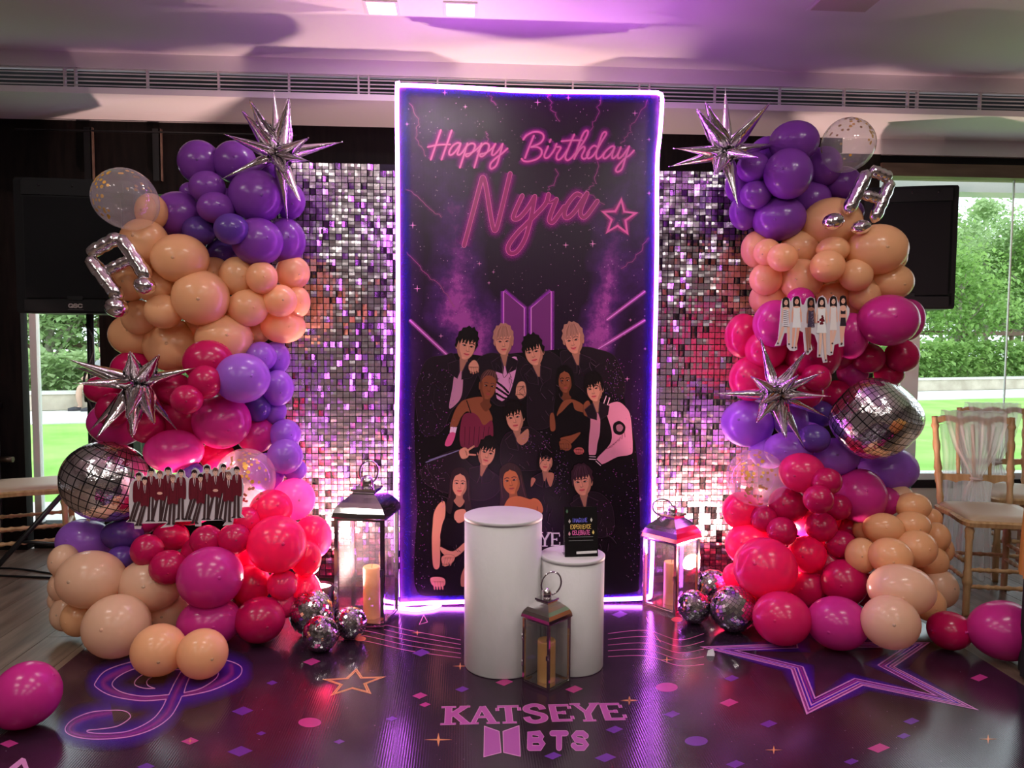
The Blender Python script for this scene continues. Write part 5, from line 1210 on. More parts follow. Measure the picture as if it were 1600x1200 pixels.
extrude_card(kb([(280, 250), (300, 160), (350, 130), (400, 150), (425, 200), (450, 140), (500, 118), (560, 150), (580, 240), (615, 240), (650, 150), (710, 125), (765, 150), (785, 250), (830, 130), (880, 105), (930, 150), (960, 250), (985, 150), (1035, 105), (1080, 130), (1110, 230), (1140, 130), (1180, 105), (1215, 150), (1220, 230), (1270, 300), (1265, 380), (1220, 500), (1190, 650), (1190, 840), (1120, 850), (1115, 800), (1050, 820), (1030, 960), (985, 975), (940, 960), (950, 1070), (890, 1080), (870, 1000), (805, 1000), (810, 800), (770, 680), (720, 650), (690, 720), (735, 890), (670, 965), (625, 950), (600, 640), (545, 610), (510, 700), (515, 890), (470, 910), (410, 900), (370, 850), (370, 650), (330, 650), (270, 830), (190, 840), (240, 740), (255, 560), (270, 400)]), yc2, 0.003, M['card_white'], 'card', cu, o)
pk = Print(lambda x, y: U(x, y, yc2), (0, -1, 0), 0.0002, o)
def woman(hx, hy, w, dress, dt, db, legs, skin, lay, hair=(28, 18, 20), extra=None, bare=0):
    S = lambda L: kb([(hx+a, hy+b) for a, b in L])
    pk.poly(S([(-46, 90), (-52, 10), (-38, -48), (0, -64), (38, -48), (50, 10), (52, 100), (34, 140), (20, 80), (-20, 80)]), ink(*hair), lay, True)
    for (ax, ay), (bx, by) in legs:
        pk.line(kb([(ax, ay), ((ax*.55+bx*.45), (ay*.5+by*.5)), (bx, by)]), [2.3, 1.9, 1.1], ink(*skin), lay+1, caps=False); pk.ell(*kb([(bx, by)])[0], 1.6, 1.5, ink(60, 40, 42), lay+2, 8)
    pk.poly(S([(-w*.55, 90), (-14, 78), (14, 78), (w*.55, 90), (w*.75, 170), (w*.8, 300), (w*.62, 320), (w*.5, 180), (-w*.5, 180), (-w*.62, 320), (-w*.8, 300), (-w*.75, 170)]), ink(*skin), lay+2)
    pk.poly(S([(-w*.5, dt), (0, dt+14), (w*.5, dt), (w*.46, (dt+db)/2-20), (w*.66, db), (-w*.66, db), (-w*.46, (dt+db)/2-20)]), ink(*dress), lay+3)
    if extra == 'stripe':
        for k in range(9): pk.line(S([(-w*.46, dt+20+k*(db-dt)/9), (w*.46, dt+34+k*(db-dt)/9)]), .45, ink(70, 48, 62), lay+4, caps=False)
    if extra == 'dark':
        rr = random.Random(3)
        for k in range(26): pk.ell(*S([(rr.uniform(-w*.45, w*.45), rr.uniform(dt+20, db-10))])[0], .9, .8, ink(*rr.choice([(110, 98, 112), (60, 50, 66)])), lay+4, 6)
    if extra == 'roses':
        rr = random.Random(4)
        for k in range(16): pk.ell(*S([(rr.gauss(0, 26), 260+rr.gauss(0, 26))])[0], 1.7, 1.6, ink(*rr.choice([(120, 18, 34), (80, 10, 24)])), lay+5, 8)
    if extra == 'two': pk.poly(S([(-w*.5, dt+55), (w*.5, dt+55), (w*.5, dt+105), (-w*.5, dt+105)]), ink(180, 128, 112), lay+4)
    pk.ell(*S([(0, 10)])[0], 3.3, 4.9, ink(*skin), lay+4)
    pk.poly(S([(-36, 50), (-38, -20), (-10, -52), (20, -48), (40, -10), (36, 60), (26, 0), (6, -24), (-16, -12), (-26, 10)]), ink(*hair), lay+5, True)
    for sg in (-1, 1): pk.ell(*S([(sg*11, 6)])[0], .75, .38, ink(40, 24, 26), lay+6, 6)
    pk.ell(*S([(0, 34)])[0], 1.0, .45, ink(150, 60, 66), lay+6, 8)
woman(350, 195, 78, (205, 180, 200), 110, 360, [((310, 560), (235, 800)), ((385, 560), (395, 810))], (196, 146, 130), 0, extra='stripe')
woman(505, 182, 96, (226, 190, 194), 95, 390, [((465, 570), (445, 860)), ((530, 570), (490, 860))], (190, 136, 118), 0)
woman(710, 200, 80, (52, 42, 58), 120, 365, [((645, 570), (665, 920)), ((690, 560), (695, 880))], (128, 84, 70), 8, extra='dark')
woman(1035, 180, 78, (222, 178, 176), 90, 425, [((1005, 610), (1005, 930)), ((1060, 610), (1020, 800))], (198, 148, 132), 0)
woman(1175, 172, 70, (38, 30, 36), 150, 375, [((1145, 550), (1150, 810)), ((1185, 550), (1155, 800))], (190, 140, 122), 0, extra='two')
woman(860, 195, 110, (228, 200, 204), 95, 455, [((850, 650), (830, 970)), ((900, 650), (920, 1040))], (198, 150, 134), 16, extra='roses')
pk.build('dressed_figures', M['ink_card'], cu)['kind'] = 'stuff'

# ------------------------------------------------------------------ plinths and sign
M['plinth'] = mat('plinth_white', (0.74, 0.72, 0.71), 0.55); noise_col(M['plinth'], (0.55, 0.53, 0.52), (0.64, 0.62, 0.61), 3, stretch=(1, 1, 0.4)); 
N_, L_, B_ = nodes(M['plinth']); _n = N_.new('ShaderNodeTexNoise'); _n.inputs['Scale'].default_value = 11; _b = N_.new('ShaderNodeBump'); _b.inputs['Strength'].default_value = 0.12; _b.inputs['Distance'].default_value = 0.01; L_.new(_n.outputs[0], _b.inputs['Height']); L_.new(_b.outputs[0], B_.inputs['Normal'])
ZV = 0.003
def plinth(x, y, r, h, label):
    o = Vector((x, y, ZV)); t = empty('plinth', o, label=label, cat='plinth', group='white display plinths')
    MB(o).lathe([(r-0.002, 0.0), (r, 0.004), (r, h-0.012)], o, 64).build('drum', M['plinth'], t)
    MB(o).lathe([(r+0.0015, h-0.014), (r+0.002, h-0.002), (r-0.002, h), (0, h)], o, 64).build('lid', M['plinth'], t)
plinth(-0.149, -0.668, 0.152, 0.598, 'taller white round plinth before the banner')
plinth(0.124, -0.690, 0.125, 0.445, 'shorter white round plinth carrying the small black sign')
FONT = {'A': [[(0, 0), (.5, 1), (1, 0)], [(.2, .38), (.8, .38)]], 'B': [[(0, 0), (0, 1), (.7, 1), (.85, .78), (.7, .54), (0, .54)], [(.7, .54), (.95, .28), (.75, 0), (0, 0)]], 'C': [[(.95, .8), (.7, 1), (.25, 1), (0, .7), (0, .3), (.25, 0), (.7, 0), (.95, .2)]],
 'E': [[(.9, 1), (0, 1), (0, 0), (.9, 0)], [(0, .52), (.7, .52)]], 'G': [[(.95, .8), (.7, 1), (.25, 1), (0, .7), (0, .3), (.25, 0), (.8, 0), (.95, .2), (.95, .48), (.55, .48)]], 'I': [[(.5, 0), (.5, 1)]], 'L': [[(0, 1), (0, 0), (.85, 0)]],
 'M': [[(0, 0), (.1, 1), (.5, .35), (.9, 1), (1, 0)]], 'N': [[(0, 0), (0, 1), (1, 0), (1, 1)]], 'P': [[(0, 0), (0, 1), (.75, 1), (.95, .76), (.75, .48), (0, .48)]], 'R': [[(0, 0), (0, 1), (.75, 1), (.95, .76), (.75, .5), (0, .5)], [(.45, .5), (.95, 0)]],
 'S': [[(.92, .82), (.7, 1), (.25, 1), (.03, .8), (.2, .56), (.75, .46), (.95, .22), (.75, 0), (.22, 0), (.02, .18)]], 'T': [[(0, 1), (1, 1)], [(.5, 1), (.5, 0)]], 'X': [[(0, 0), (1, 1)], [(0, 1), (1, 0)]], 'Q': [[(.25, 1), (0, .7), (0, .3), (.25, 0), (.75, 0), (1, .3), (1, .7), (.75, 1), (.25, 1)], [(.6, .3), (1, 0)]]}
def words(P_, s, x, y, w, h, hw, col, layer=2, gap=0.28, jig=0, sm=False):
    rr = random.Random(len(s))
    for i, ch in enumerate(s):
        ox = x+i*w*(1+gap); oy = y+(rr.uniform(-1, 1)*jig)
        for st in FONT[ch]: P_.line([(ox+a*w, oy-b*h) for a, b in st], hw, col, layer, smooth=sm and len(st) > 3)
sb = Vector((0.152, -0.735, ZV+0.445)); sg = empty('table_sign', sb, R(3), label='small black acrylic sign with coloured lettering on the shorter plinth', cat='sign')
SWW, SHH = 0.131, 0.192; tilt = R(-9)
SM_ = Matrix.Rotation(tilt, 4, 'X')
MB().box((-SWW/2, -0.0015, 0.0), (SWW/2, 0.0015, SHH), SM_).build('face', mat('sign_black', (0.008, 0.007, 0.008), 0.18), sg)
MB().box((-SWW/2, 0.0, 0.0), (SWW/2, 0.062, 0.0025)).box((-SWW/2, 0.03, 0.0), (SWW/2, 0.033, 0.12), Matrix.Rotation(R(2), 4, 'X')).build('stand', clear_mat('acrylic', (0.9, 0.9, 0.9), 0.05), sg)
sgp = Print(lambda x, y: SM_ @ Vector(((x-0.5)*SWW, -0.0016, (1-y)*SHH)), SM_ @ Vector((0, -1, 0)), 0.0001)
words(sgp, 'IMAGINE', .24, .31, .052, .075, .0075, ink(96, 92, 205), jig=.006); words(sgp, 'EXPERIENCE', .19, .44, .049, .08, .0075, ink(205, 150, 80), jig=.006); words(sgp, 'CELEBRATE', .24, .56, .047, .08, .0075, ink(196, 84, 140), jig=.006)
for x, y, c in ((.16, .29, (150, 140, 135)), (.82, .27, (165, 160, 150)), (.15, .54, (170, 120, 130)), (.87, .52, (196, 160, 90)), (.09, .09, (60, 84, 66))):
    sgp.poly([(x-.035, y), (x, y-.05), (x+.035, y), (x+.01, y+.035), (x-.012, y+.035)], ink(*c), 2)
sgp.line([(.13, .605), (.86, .605)], .003, ink(110, 110, 110), 2); sgp.line([(.13, .675), (.86, .675)], .003, ink(110, 110, 110), 2)
sgp.poly([(.35, .895), (.97, .885), (.97, .935), (.35, .945)], ink(170, 168, 168), 2)
sgp.build('sign_lettering', M['ink_card'], sg)['kind'] = 'stuff'

# ------------------------------------------------------------------ lanterns and candles
M['steel'] = bump(mat('polished_steel', (0.72, 0.69, 0.70), 0.10, 1.0), 14, 0.08, 0.004)
M['pane'] = clear_mat('lantern_glass', (0.93, 0.93, 0.93), 0.02)
M['wax'] = mat('amber_wax', (0.72, 0.36, 0.10), 0.45); noise_col(M['wax'], (0.62, 0.29, 0.07), (0.80, 0.44, 0.14), 5)
def lantern(fx, fy, s, ang, he, hr, hk, ring, label, lean):
    """(fx, fy) front corner on the floor, ang turns the square, he eave, hr roof top, hk knob top"""
    a = R(ang); ux, uy = Vector((-math.cos(a), math.sin(a), 0)), Vector((math.sin(a), math.cos(a), 0))
    c = Vector((fx, fy, ZV))+ux*s/2+uy*s/2; t = empty('lantern', c, math.atan2(-ux.y, -ux.x), label=label, cat='lantern', group='polished steel candle lanterns')
    h = s/2; b = 0.07*s
    MB().box((-h, -h, 0), (h, h, 0.03*s+.006)).build('base', M['steel'], t)
    zb = 0.03*s+.006
    for sx_ in (-1, 1):
        for sy in (-1, 1):
            MB().box((min(sx_*h, sx_*(h-b)), min(sy*h, sy*(h-b)), zb), (max(sx_*h, sx_*(h-b)), max(sy*h, sy*(h-b)), he)).build('corner_post', M['steel'], t)
    for i in range(4):
        Q = Matrix.Rotation(i*math.pi/2, 4, 'Z'); w = h-b
        pn = MB().box((-w, -h+b*0.45, zb+b*.6), (w, -h+b*0.55, he-b*.6), Q).build('glass_pane', M['pane'], t)
        MB().box((-w, -h+b*.25, zb), (w, -h+b*.75, zb+b*.6), Q).build('frame_rail', M['steel'], pn)
        MB().box((-w, -h+b*.25, he-b*.7), (w, -h+b*.75, he), Q).build('frame_rail', M['steel'], pn)
    for z in (0.3, 0.7): MB().tube([(-h-0.002, -h+b*.3, he*z-0.012), (-h-0.002, -h+b*.3, he*z+0.012)], 0.004, 8).build('hinge', M['steel'], t)
    MB().box((h-b, -h-0.006, he*.48), (h-b*.3, -h, he*.55)).build('latch', M['steel'], t)
    pf_ = [(1.05, 0), (1.07, .05), (1.04, .22), (.95, .42), (.80, .60), (.60, .78), (.45, .92), (.42, 1.0)]; vs = []; fs = []
    for k, (w, z) in enumerate(pf_):
        w *= h; zz = he+(hr-he)*z; vs += [(-w, -w, zz), (w, -w, zz), (w, w, zz), (-w, w, zz)]
    for k in range(len(pf_)-1):
        for i in range(4): fs.append((4*k+i, 4*k+(i+1) % 4, 4*k+4+(i+1) % 4, 4*k+4+i))
    fs += [(3, 2, 1, 0), tuple(4*(len(pf_)-1)+i for i in range(4))]
    MB().add(vs, fs).build('roof', M['steel'], t)
    MB().box((-h*.5, -h*.5, hr), (h*.5, h*.5, hr+.03*s+.003)).build('collar', M['steel'], t)
    kr = h*.27; z0 = hr+.03*s
    MB().lathe([(kr*.95, z0), (kr, z0+(hk-z0)*.2), (kr, z0+(hk-z0)*.55), (kr*.8, z0+(hk-z0)*.82), (kr*.35, hk), (0, hk)], n=24).build('chimney_knob', M['steel'], t)
    rr = ring; pts = [Vector((rr*.78*math.sin(q), 0, -rr*math.cos(q)*1.0+rr*.9)) for q in [R(-158)+k*R(316)/22+math.pi*0 for k in range(23)]]
    pts = [Vector((rr*.8*math.sin(q), 0, rr-rr*math.cos(q))) for q in [R(28)+k*R(304)/24 for k in range(25)]]
    Lm = Matrix.Rotation(-t.rotation_euler.z, 4, 'Z') @ Matrix.Rotation(lean, 4, 'Y')
    MB().tube([Vector((0, 0, z0+(hk-z0)*.35)) + Lm @ p for p in pts], max(.0035, s*.022), 8).build('ring_handle', M['steel'], t)
    return c, zb
def candle(c, z, r, h, label):
    o = Vector((c.x, c.y, ZV+z)); t = empty('pillar_candle', o, label=label, cat='candle', group='amber pillar candles')
    MB(o).lathe([(r*.97, 0), (r, .004), (r, h-.006), (r*.94, h), (r*.7, h-.004), (0, h-.008)], o, 28).build('wax', M['wax'], t)
    MB(o).tube([o+Vector((0, 0, h-.01)), o+Vector((.002, 0, h+.006)), o+Vector((.005, 0, h+.012))], .0012, 6).build('wick', M['black'], t)
c, z = lantern(-0.655, -0.30, 0.228, 12, 0.49, 0.60, 0.665, 0.052, 'large steel lantern beside the left mirror balls', 0.15)
candle(c+Vector((0.02, -0.01, 0)), z, 0.039, 0.235, 'amber pillar candle inside the large left lantern')
c, z = lantern(0.682, -0.189, 0.192, 51, 0.335, 0.445, 0.492, 0.05, 'medium steel lantern reflecting neon at the right of the banner', -1.25)
candle(c, z, 0.035, 0.205, 'amber pillar candle inside the medium right lantern')
c, z = lantern(0.005, -0.94, 0.128, 46, 0.252, 0.318, 0.362, 0.045, 'small steel lantern standing before the two plinths', 0.35)
candle(c, z, 0.034, 0.155, 'amber pillar candle inside the small front lantern')

# ------------------------------------------------------------------ mirror balls
M['tile'] = mat('mirror_tile', (0.84, 0.82, 0.84), 0.04, 1.0); M['grout'] = mat('ball_core', (0.10, 0.09, 0.10), 0.6)
def ball_meshes(seed):
    rnd = random.Random(seed); vs = []; fs = []; rings = 20
    for j in range(rings):
        t0, t1 = math.pi*(j+.06)/rings, math.pi*(j+.94)/rings; n = max(4, int(2*rings*math.sin((t0+t1)/2)))
        for i in range(n):
            p0, p1 = 2*math.pi*(i+.06)/n, 2*math.pi*(i+.94)/n; b = len(vs)
            q = [Vector((math.sin(t)*math.cos(p), math.sin(t)*math.sin(p), math.cos(t))) for t, p in ((t0, p0), (t1, p0), (t1, p1), (t0, p1))]
            cc = sum(q, Vector())/4; tx = Vector((rnd.gauss(0, .03), rnd.gauss(0, .03), rnd.gauss(0, .03)))
            vs += [v+(tx.cross(v-cc)) for v in q]; fs.append((b, b+1, b+2, b+3))
    return mesh('mirror_tiles', vs, fs, M['tile'])
TILES = ball_meshes(2); CORE = MB().sphere((0, 0, 0), 0.975, 24, 16).mesh('core', M['grout']); CAP = MB().lathe([(.2, .93), (.2, 1.0), (.06, 1.02), (0, 1.02)], n=16).tube([(0, 0, 1.0), (.05, 0, 1.08), (0, 0, 1.14), (-.05, 0, 1.08), (0, 0, 1.0)], .012, 6).mesh('hanging_cap', M['steel'])
def mirror_ball(px, py, rp, label, rot, rest=True):
    lo, hi = -1.2, 0.2                                     # depth at which the ball just rests on the vinyl
    for _ in range(40):
        Y = (lo+hi)/2; c = U(px, py, Y); s = (c-CAMP).dot(FW)/FPX
        if c.z-rp*s > ZV: lo = Y
        else: hi = Y
    t = empty('mirror_ball', c, label=label, cat='disco ball', group='glass mirror balls'); r = rp*s
    for nm, me in (('mirror_tiles', TILES), ('core', CORE), ('hanging_cap', CAP)):
        q = link(nm, me, t); q.scale = (r, r, r); q.rotation_euler = rot
        if nm == 'mirror_tiles': q['kind'] = 'stuff'
mirror_ball(487, 957, 35, 'largest of three mirror balls left of the large lantern', (0.9, 0.3, 0.2))
mirror_ball(501, 990, 28, 'front mirror ball of the three by the large lantern', (0.5, -0.7, 1.0))
mirror_ball(548, 973, 25, 'mirror ball leaning nearest the large lantern, right of three', (-0.6, 0.5, 2.0))
mirror_ball(1085, 948, 26, 'left front mirror ball beside the medium lantern', (0.8, -0.5, 0.6))
mirror_ball(1146, 951, 36, 'largest mirror ball at the foot of the right garland', (-0.7, -0.4, 1.5))
mirror_ball(1114, 917, 27, 'mirror ball behind the other two at the right', (0.3, 0.9, 2.6))
# ------------------------------------------------------------------ printed vinyl floor sheet
VX0, VX1 = -1.866, 1.80
vin = empty('floor_decal_sheet', (0, -1.5, 0), label='dark glossy printed vinyl sheet with neon clef and star covering the floor', cat='floor sheet')
M['vinyl'] = mat('vinyl_print_ground', (0.02, 0.01, 0.02), 0.16, Specular_IOR_Level=0.55); N_, L_, B_ = nodes(M['vinyl'])
tc = N_.new('ShaderNodeTexCoord'); nz = N_.new('ShaderNodeTexNoise'); nz.inputs['Scale'].default_value = 1.6; nz.inputs['Detail'].default_value = 8; nz.inputs['Roughness'].default_value = 0.7; L_.new(tc.outputs['Object'], nz.inputs['Vector'])
cr = N_.new('ShaderNodeValToRGB'); e = cr.color_ramp.elements; e[0].position = 0.38; e[1].position = 0.72; e[0].color = (0.016, 0.008, 0.015, 1); e[1].color = (0.055, 0.016, 0.045, 1); L_.new(nz.outputs[0], cr.inputs[0])
vo = N_.new('ShaderNodeTexVoronoi'); vo.inputs['Scale'].default_value = 26; L_.new(tc.outputs['Object'], vo.inputs['Vector'])
stv = mth('MULTIPLY', mth('LESS_THAN', vo.outputs['Distance'], 0.045), 0.5); mx = N_.new('ShaderNodeMix'); mx.data_type = 'RGBA'; L_.new(stv, mx.inputs['Factor']); L_.new(cr.outputs[0], mx.inputs['A']); mx.inputs['B'].default_value = (0.5, 0.3, 0.45, 1); L_.new(mx.outputs['Result'], B_.inputs['Base Color'])
wv = N_.new('ShaderNodeTexWave'); wv.inputs['Scale'].default_value = 38; wv.bands_direction = 'X'; L_.new(tc.outputs['Object'], wv.inputs['Vector'])
n2 = N_.new('ShaderNodeTexNoise'); n2.inputs['Scale'].default_value = 5; L_.new(tc.outputs['Object'], n2.inputs['Vector'])
hgt = mth('ADD', mth('MULTIPLY', wv.outputs[0], 0.25), mth('MULTIPLY', n2.outputs[0], 0.3))
bp = N_.new('ShaderNodeBump'); bp.inputs['Strength'].default_value = 0.10; bp.inputs['Distance'].default_value = 0.004; L_.new(hgt, bp.inputs['Height']); L_.new(bp.outputs[0], B_.inputs['Normal'])
MB((0, -1.5, 0)).box((VX0, -3.4, 0.0003), (VX1, 0.30, 0.0022)).build('sheet', M['vinyl'], vin)
FP = lambda x, y: UF(x, y, 0.0022); FW2 = lambda x, y: Vector((x, y, 0.0022))
vo_ = (0, -1.5, 0)
fg = Print(FP, (0, 0, 1), 0.00012, vo_); fs_ = Print(FP, (0, 0, 1), 0.00012, vo_); wg = Print(FW2, (0, 0, 1), 0.00012, vo_); ws = Print(FW2, (0, 0, 1), 0.00012, vo_)
PK, PU, LPK, GD_ = ink(176, 54, 124, 1.0), ink(96, 44, 140, 1.0), ink(200, 132, 180, 1.0), ink(214, 140, 88, 1.0)
def cl4(L): return [(x/4, 960+y/4) for x, y in L]
clef = [[(1040, 530), (880, 540), (700, 510), (600, 455), (600, 420), (650, 360), (740, 320), (850, 292), (1000, 270), (1200, 262), (1400, 285), (1490, 315), (1512, 350), (1480, 400), (1350, 465), (1240, 495), (1140, 512)],
 [(1055, 503), (900, 512), (770, 490), (705, 450), (715, 410), (780, 365), (870, 332), (1000, 305)], [(1150, 490), (1250, 465), (1340, 410), (1365, 370), (1345, 350)],
 [(968, 463), (900, 462), (845, 442), (850, 410), (900, 375), (1000, 352), (1135, 345)], [(968, 463), (925, 445), (920, 415), (960, 385)],
 [(1130, 360), (1090, 430), (1055, 503)], [(1040, 530), (1010, 590), (960, 650), (880, 700), (780, 735), (640, 745), (555, 738), (550, 725), (620, 718), (730, 700), (800, 660), (815, 632), (780, 605), (700, 600), (570, 612), (460, 655), (408, 710), (430, 750), (520, 775), (650, 780), (820, 762), (960, 715), (1060, 645), (1110, 570), (1135, 515)], [(1190, 380), (1165, 440), (1150, 490)]]
band_ = cl4([(1160, 370), (1095, 500), (1040, 620), (940, 700), (800, 752), (640, 765), (480, 750), (435, 710), (520, 650), (700, 612)])
fg.glow(band_, 24, ink(56, 22, 122, 1.7), 0.85, 0, True); fg.glow(cl4([(850, 300), (640, 400), (640, 460), (800, 520), (1100, 515), (1400, 430), (1500, 350), (1350, 290)]), 24, ink(56, 22, 122, 1.7), 0.8, 0, True)
fg.glow(band_, 6, ink(140, 44, 116, 1.5), 0.55, 1, True); fg.glow(cl4([(820, 330), (655, 410), (680, 470), (850, 525), (1050, 518)]), 6, ink(140, 44, 116, 1.5), 0.55, 1, True); fg.glow(cl4([(1440, 310), (1440, 380), (1300, 460), (1150, 503)]), 6, ink(140, 44, 116, 1.5), 0.55, 1, True)
for st in clef: fs_.line(cl4(st), 0.75, LPK, 3, True)
SCX, SCY, SR = 1.19, -0.71, 0.52
def starp(cx, cy, r, ri, rot=math.pi/2): return [(cx+(r if k % 2 == 0 else ri)*math.cos(rot+k*math.pi/5), cy+(r if k % 2 == 0 else ri)*math.sin(rot+k*math.pi/5)) for k in range(10)]
mid = starp(SCX, SCY, SR*.87, SR*.36)
wg.glow(mid+[mid[0]], 0.085, ink(52, 16, 130), 0.9, 0); 
for k, q in ((1.0, 1.0), (.93, .8), (.86, .8), (.74, .9)): ws.line(starp(SCX, SCY, SR*k, SR*k*.42), 0.0032*q, LPK, 3, closed=True)
for k in (.965, .80): wg.glow(starp(SCX, SCY, SR*k, SR*k*.42)+[starp(SCX, SCY, SR*k, SR*k*.42)[0]], 0.014, ink(120, 36, 110), 0.8, 1)
for k in (1.0, .84): ws.line(starp(-0.715, -0.815, 0.118*k, 0.118*k*.42, math.pi/2+.05), 0.0026, GD_, 3, closed=True)
def dia(x, y, w, h, col):
    pts = [(x, y-h), (x+w*.25, y-h*.35), (x+w, y), (x+w*.3, y+h*.4), (x, y+h), (x-w*.3, y+h*.4), (x-w, y), (x-w*.25, y-h*.4)]; fs_.poly([(x+w*.1, y-h), (x+w, y-h*.1), (x-w*.05, y+h), (x-w, y+h*.1)], col, 2)
for x, y, w, c in ((658, 1020, 14, PU), (656, 1087, 12, PK), (722, 1077, 11, PU), (897, 1077, 14, PK), (788, 1066, 14, PK), (1050, 1116, 13, PU), (960, 1140, 14, PU), (864, 1181, 14, PU), (946, 1184, 17, PU), (487, 1034, 14, PK), (530, 1159, 9, PU), (968, 960, 13, PU), (1143, 1060, 12, PU), (1139, 1098, 15, PK), (1201, 1131, 14, PU), (1424, 1127, 13, PU), (1373, 1169, 18, PK), (1530, 1059, 14, PK), (1412, 1150, 11, PU), (379, 1111, 17, PU), (375, 1174, 20, PU), (297, 1158, 14, PK), (425, 1067, 9, PU), (408, 1146, 8, PU), (612, 1123, 9, PU), (14, 1162, 15, PK), (228, 1198, 14, PU), (1149, 1194, 15, PU), (664, 1101, 9, PK), (1330, 1190, 12, PU), (1480, 1090, 8, PU)):
    dia(x, y, w, w*.42, c)
for x, y, rx, c in ((1042, 1074, 17, PK), (1088, 1158, 18, PU), (484, 1129, 18, PK), (1058, 968, 9, ink(150, 60, 60))): fs_.ell(x, y, rx, rx*.42, c, 2, 20)
fs_.ell(563, 998, 9, 4, ink(170, 90, 60), 2)
for x, y, r in ((685, 1156, 22), (983, 1095, 14), (719, 1041, 12), (652, 989, 9), (1209, 1172, 14), (1544, 1155, 15), (1042, 1031, 11), (984, 1094, 12), (297, 1158, 8)): sparkle(fs_, x, y, r, GD_, 4, 0.14, 0.5)
for k in range(5):                                    # stave lines and small notes near the banner
    fs_.line([(505, 975+k*7), (560, 968+k*8), (640, 985+k*8), (720, 1000+k*7)], 0.35, ink(150, 80, 110), 1, True, caps=False); fs_.line([(950, 990+k*9), (1010, 985+k*10), (1060, 1000+k*10), (1100, 990+k*12)], 0.35, ink(150, 80, 110), 1, True, caps=False)
fs_.line([(662, 961), (655, 976), (668, 972), (662, 961)], 0.5, ink(190, 110, 130), 2); fs_.line([(1010, 965), (1018, 985), (1032, 1003)], 0.5, ink(170, 90, 100), 2)
fs_.poly([(14, 1200), (34, 1184), (40, 1186), (46, 1203), (38, 1203), (34, 1194), (24, 1203)], LPK, 3)
# title lettering on the vinyl
wt = Print(lambda x, y: Vector((x, -y, 0.0022)), (0, 0, 1), 0.00012, vo_)
serif(wt, 'KATSEYE', -0.372, 1.142, 0.0865, 0.118, ink(168, 76, 148, 1.0), (LPK, 0.0022), 3, 0.004, 0.24)

EM = ink(160, 74, 150, 1.0)
for L in ([(757, 1135), (780, 1143), (783, 1176), (756, 1183)], [(811, 1134), (786, 1143), (787, 1176), (813, 1182)]):
    fs_.poly(L, EM, 3); fs_.line(L, 0.6, LPK, 4, closed=True)
for i, ch in enumerate('BTS'):
    x0 = (828, 863, 896)[i]
    for st in FONT[ch]: fs_.line([(x0+a*21, 1169-b*23) for a, b in st], 4.6, LPK, 3)
    for st in FONT[ch]: fs_.line([(x0+a*21, 1169-b*23) for a, b in st], 3.8, EM, 5)
for q in (fg.build('soft_print', M['ink_floor_glow'], vin), wg.build('star_glow_print', M['ink_floor_glow'], vin), fs_.build('printed_shapes', M['ink_floor'], vin), ws.build('star_print', M['ink_floor'], vin), wt.build('title_print', M['ink_floor'], vin)): q['kind'] = 'stuff'

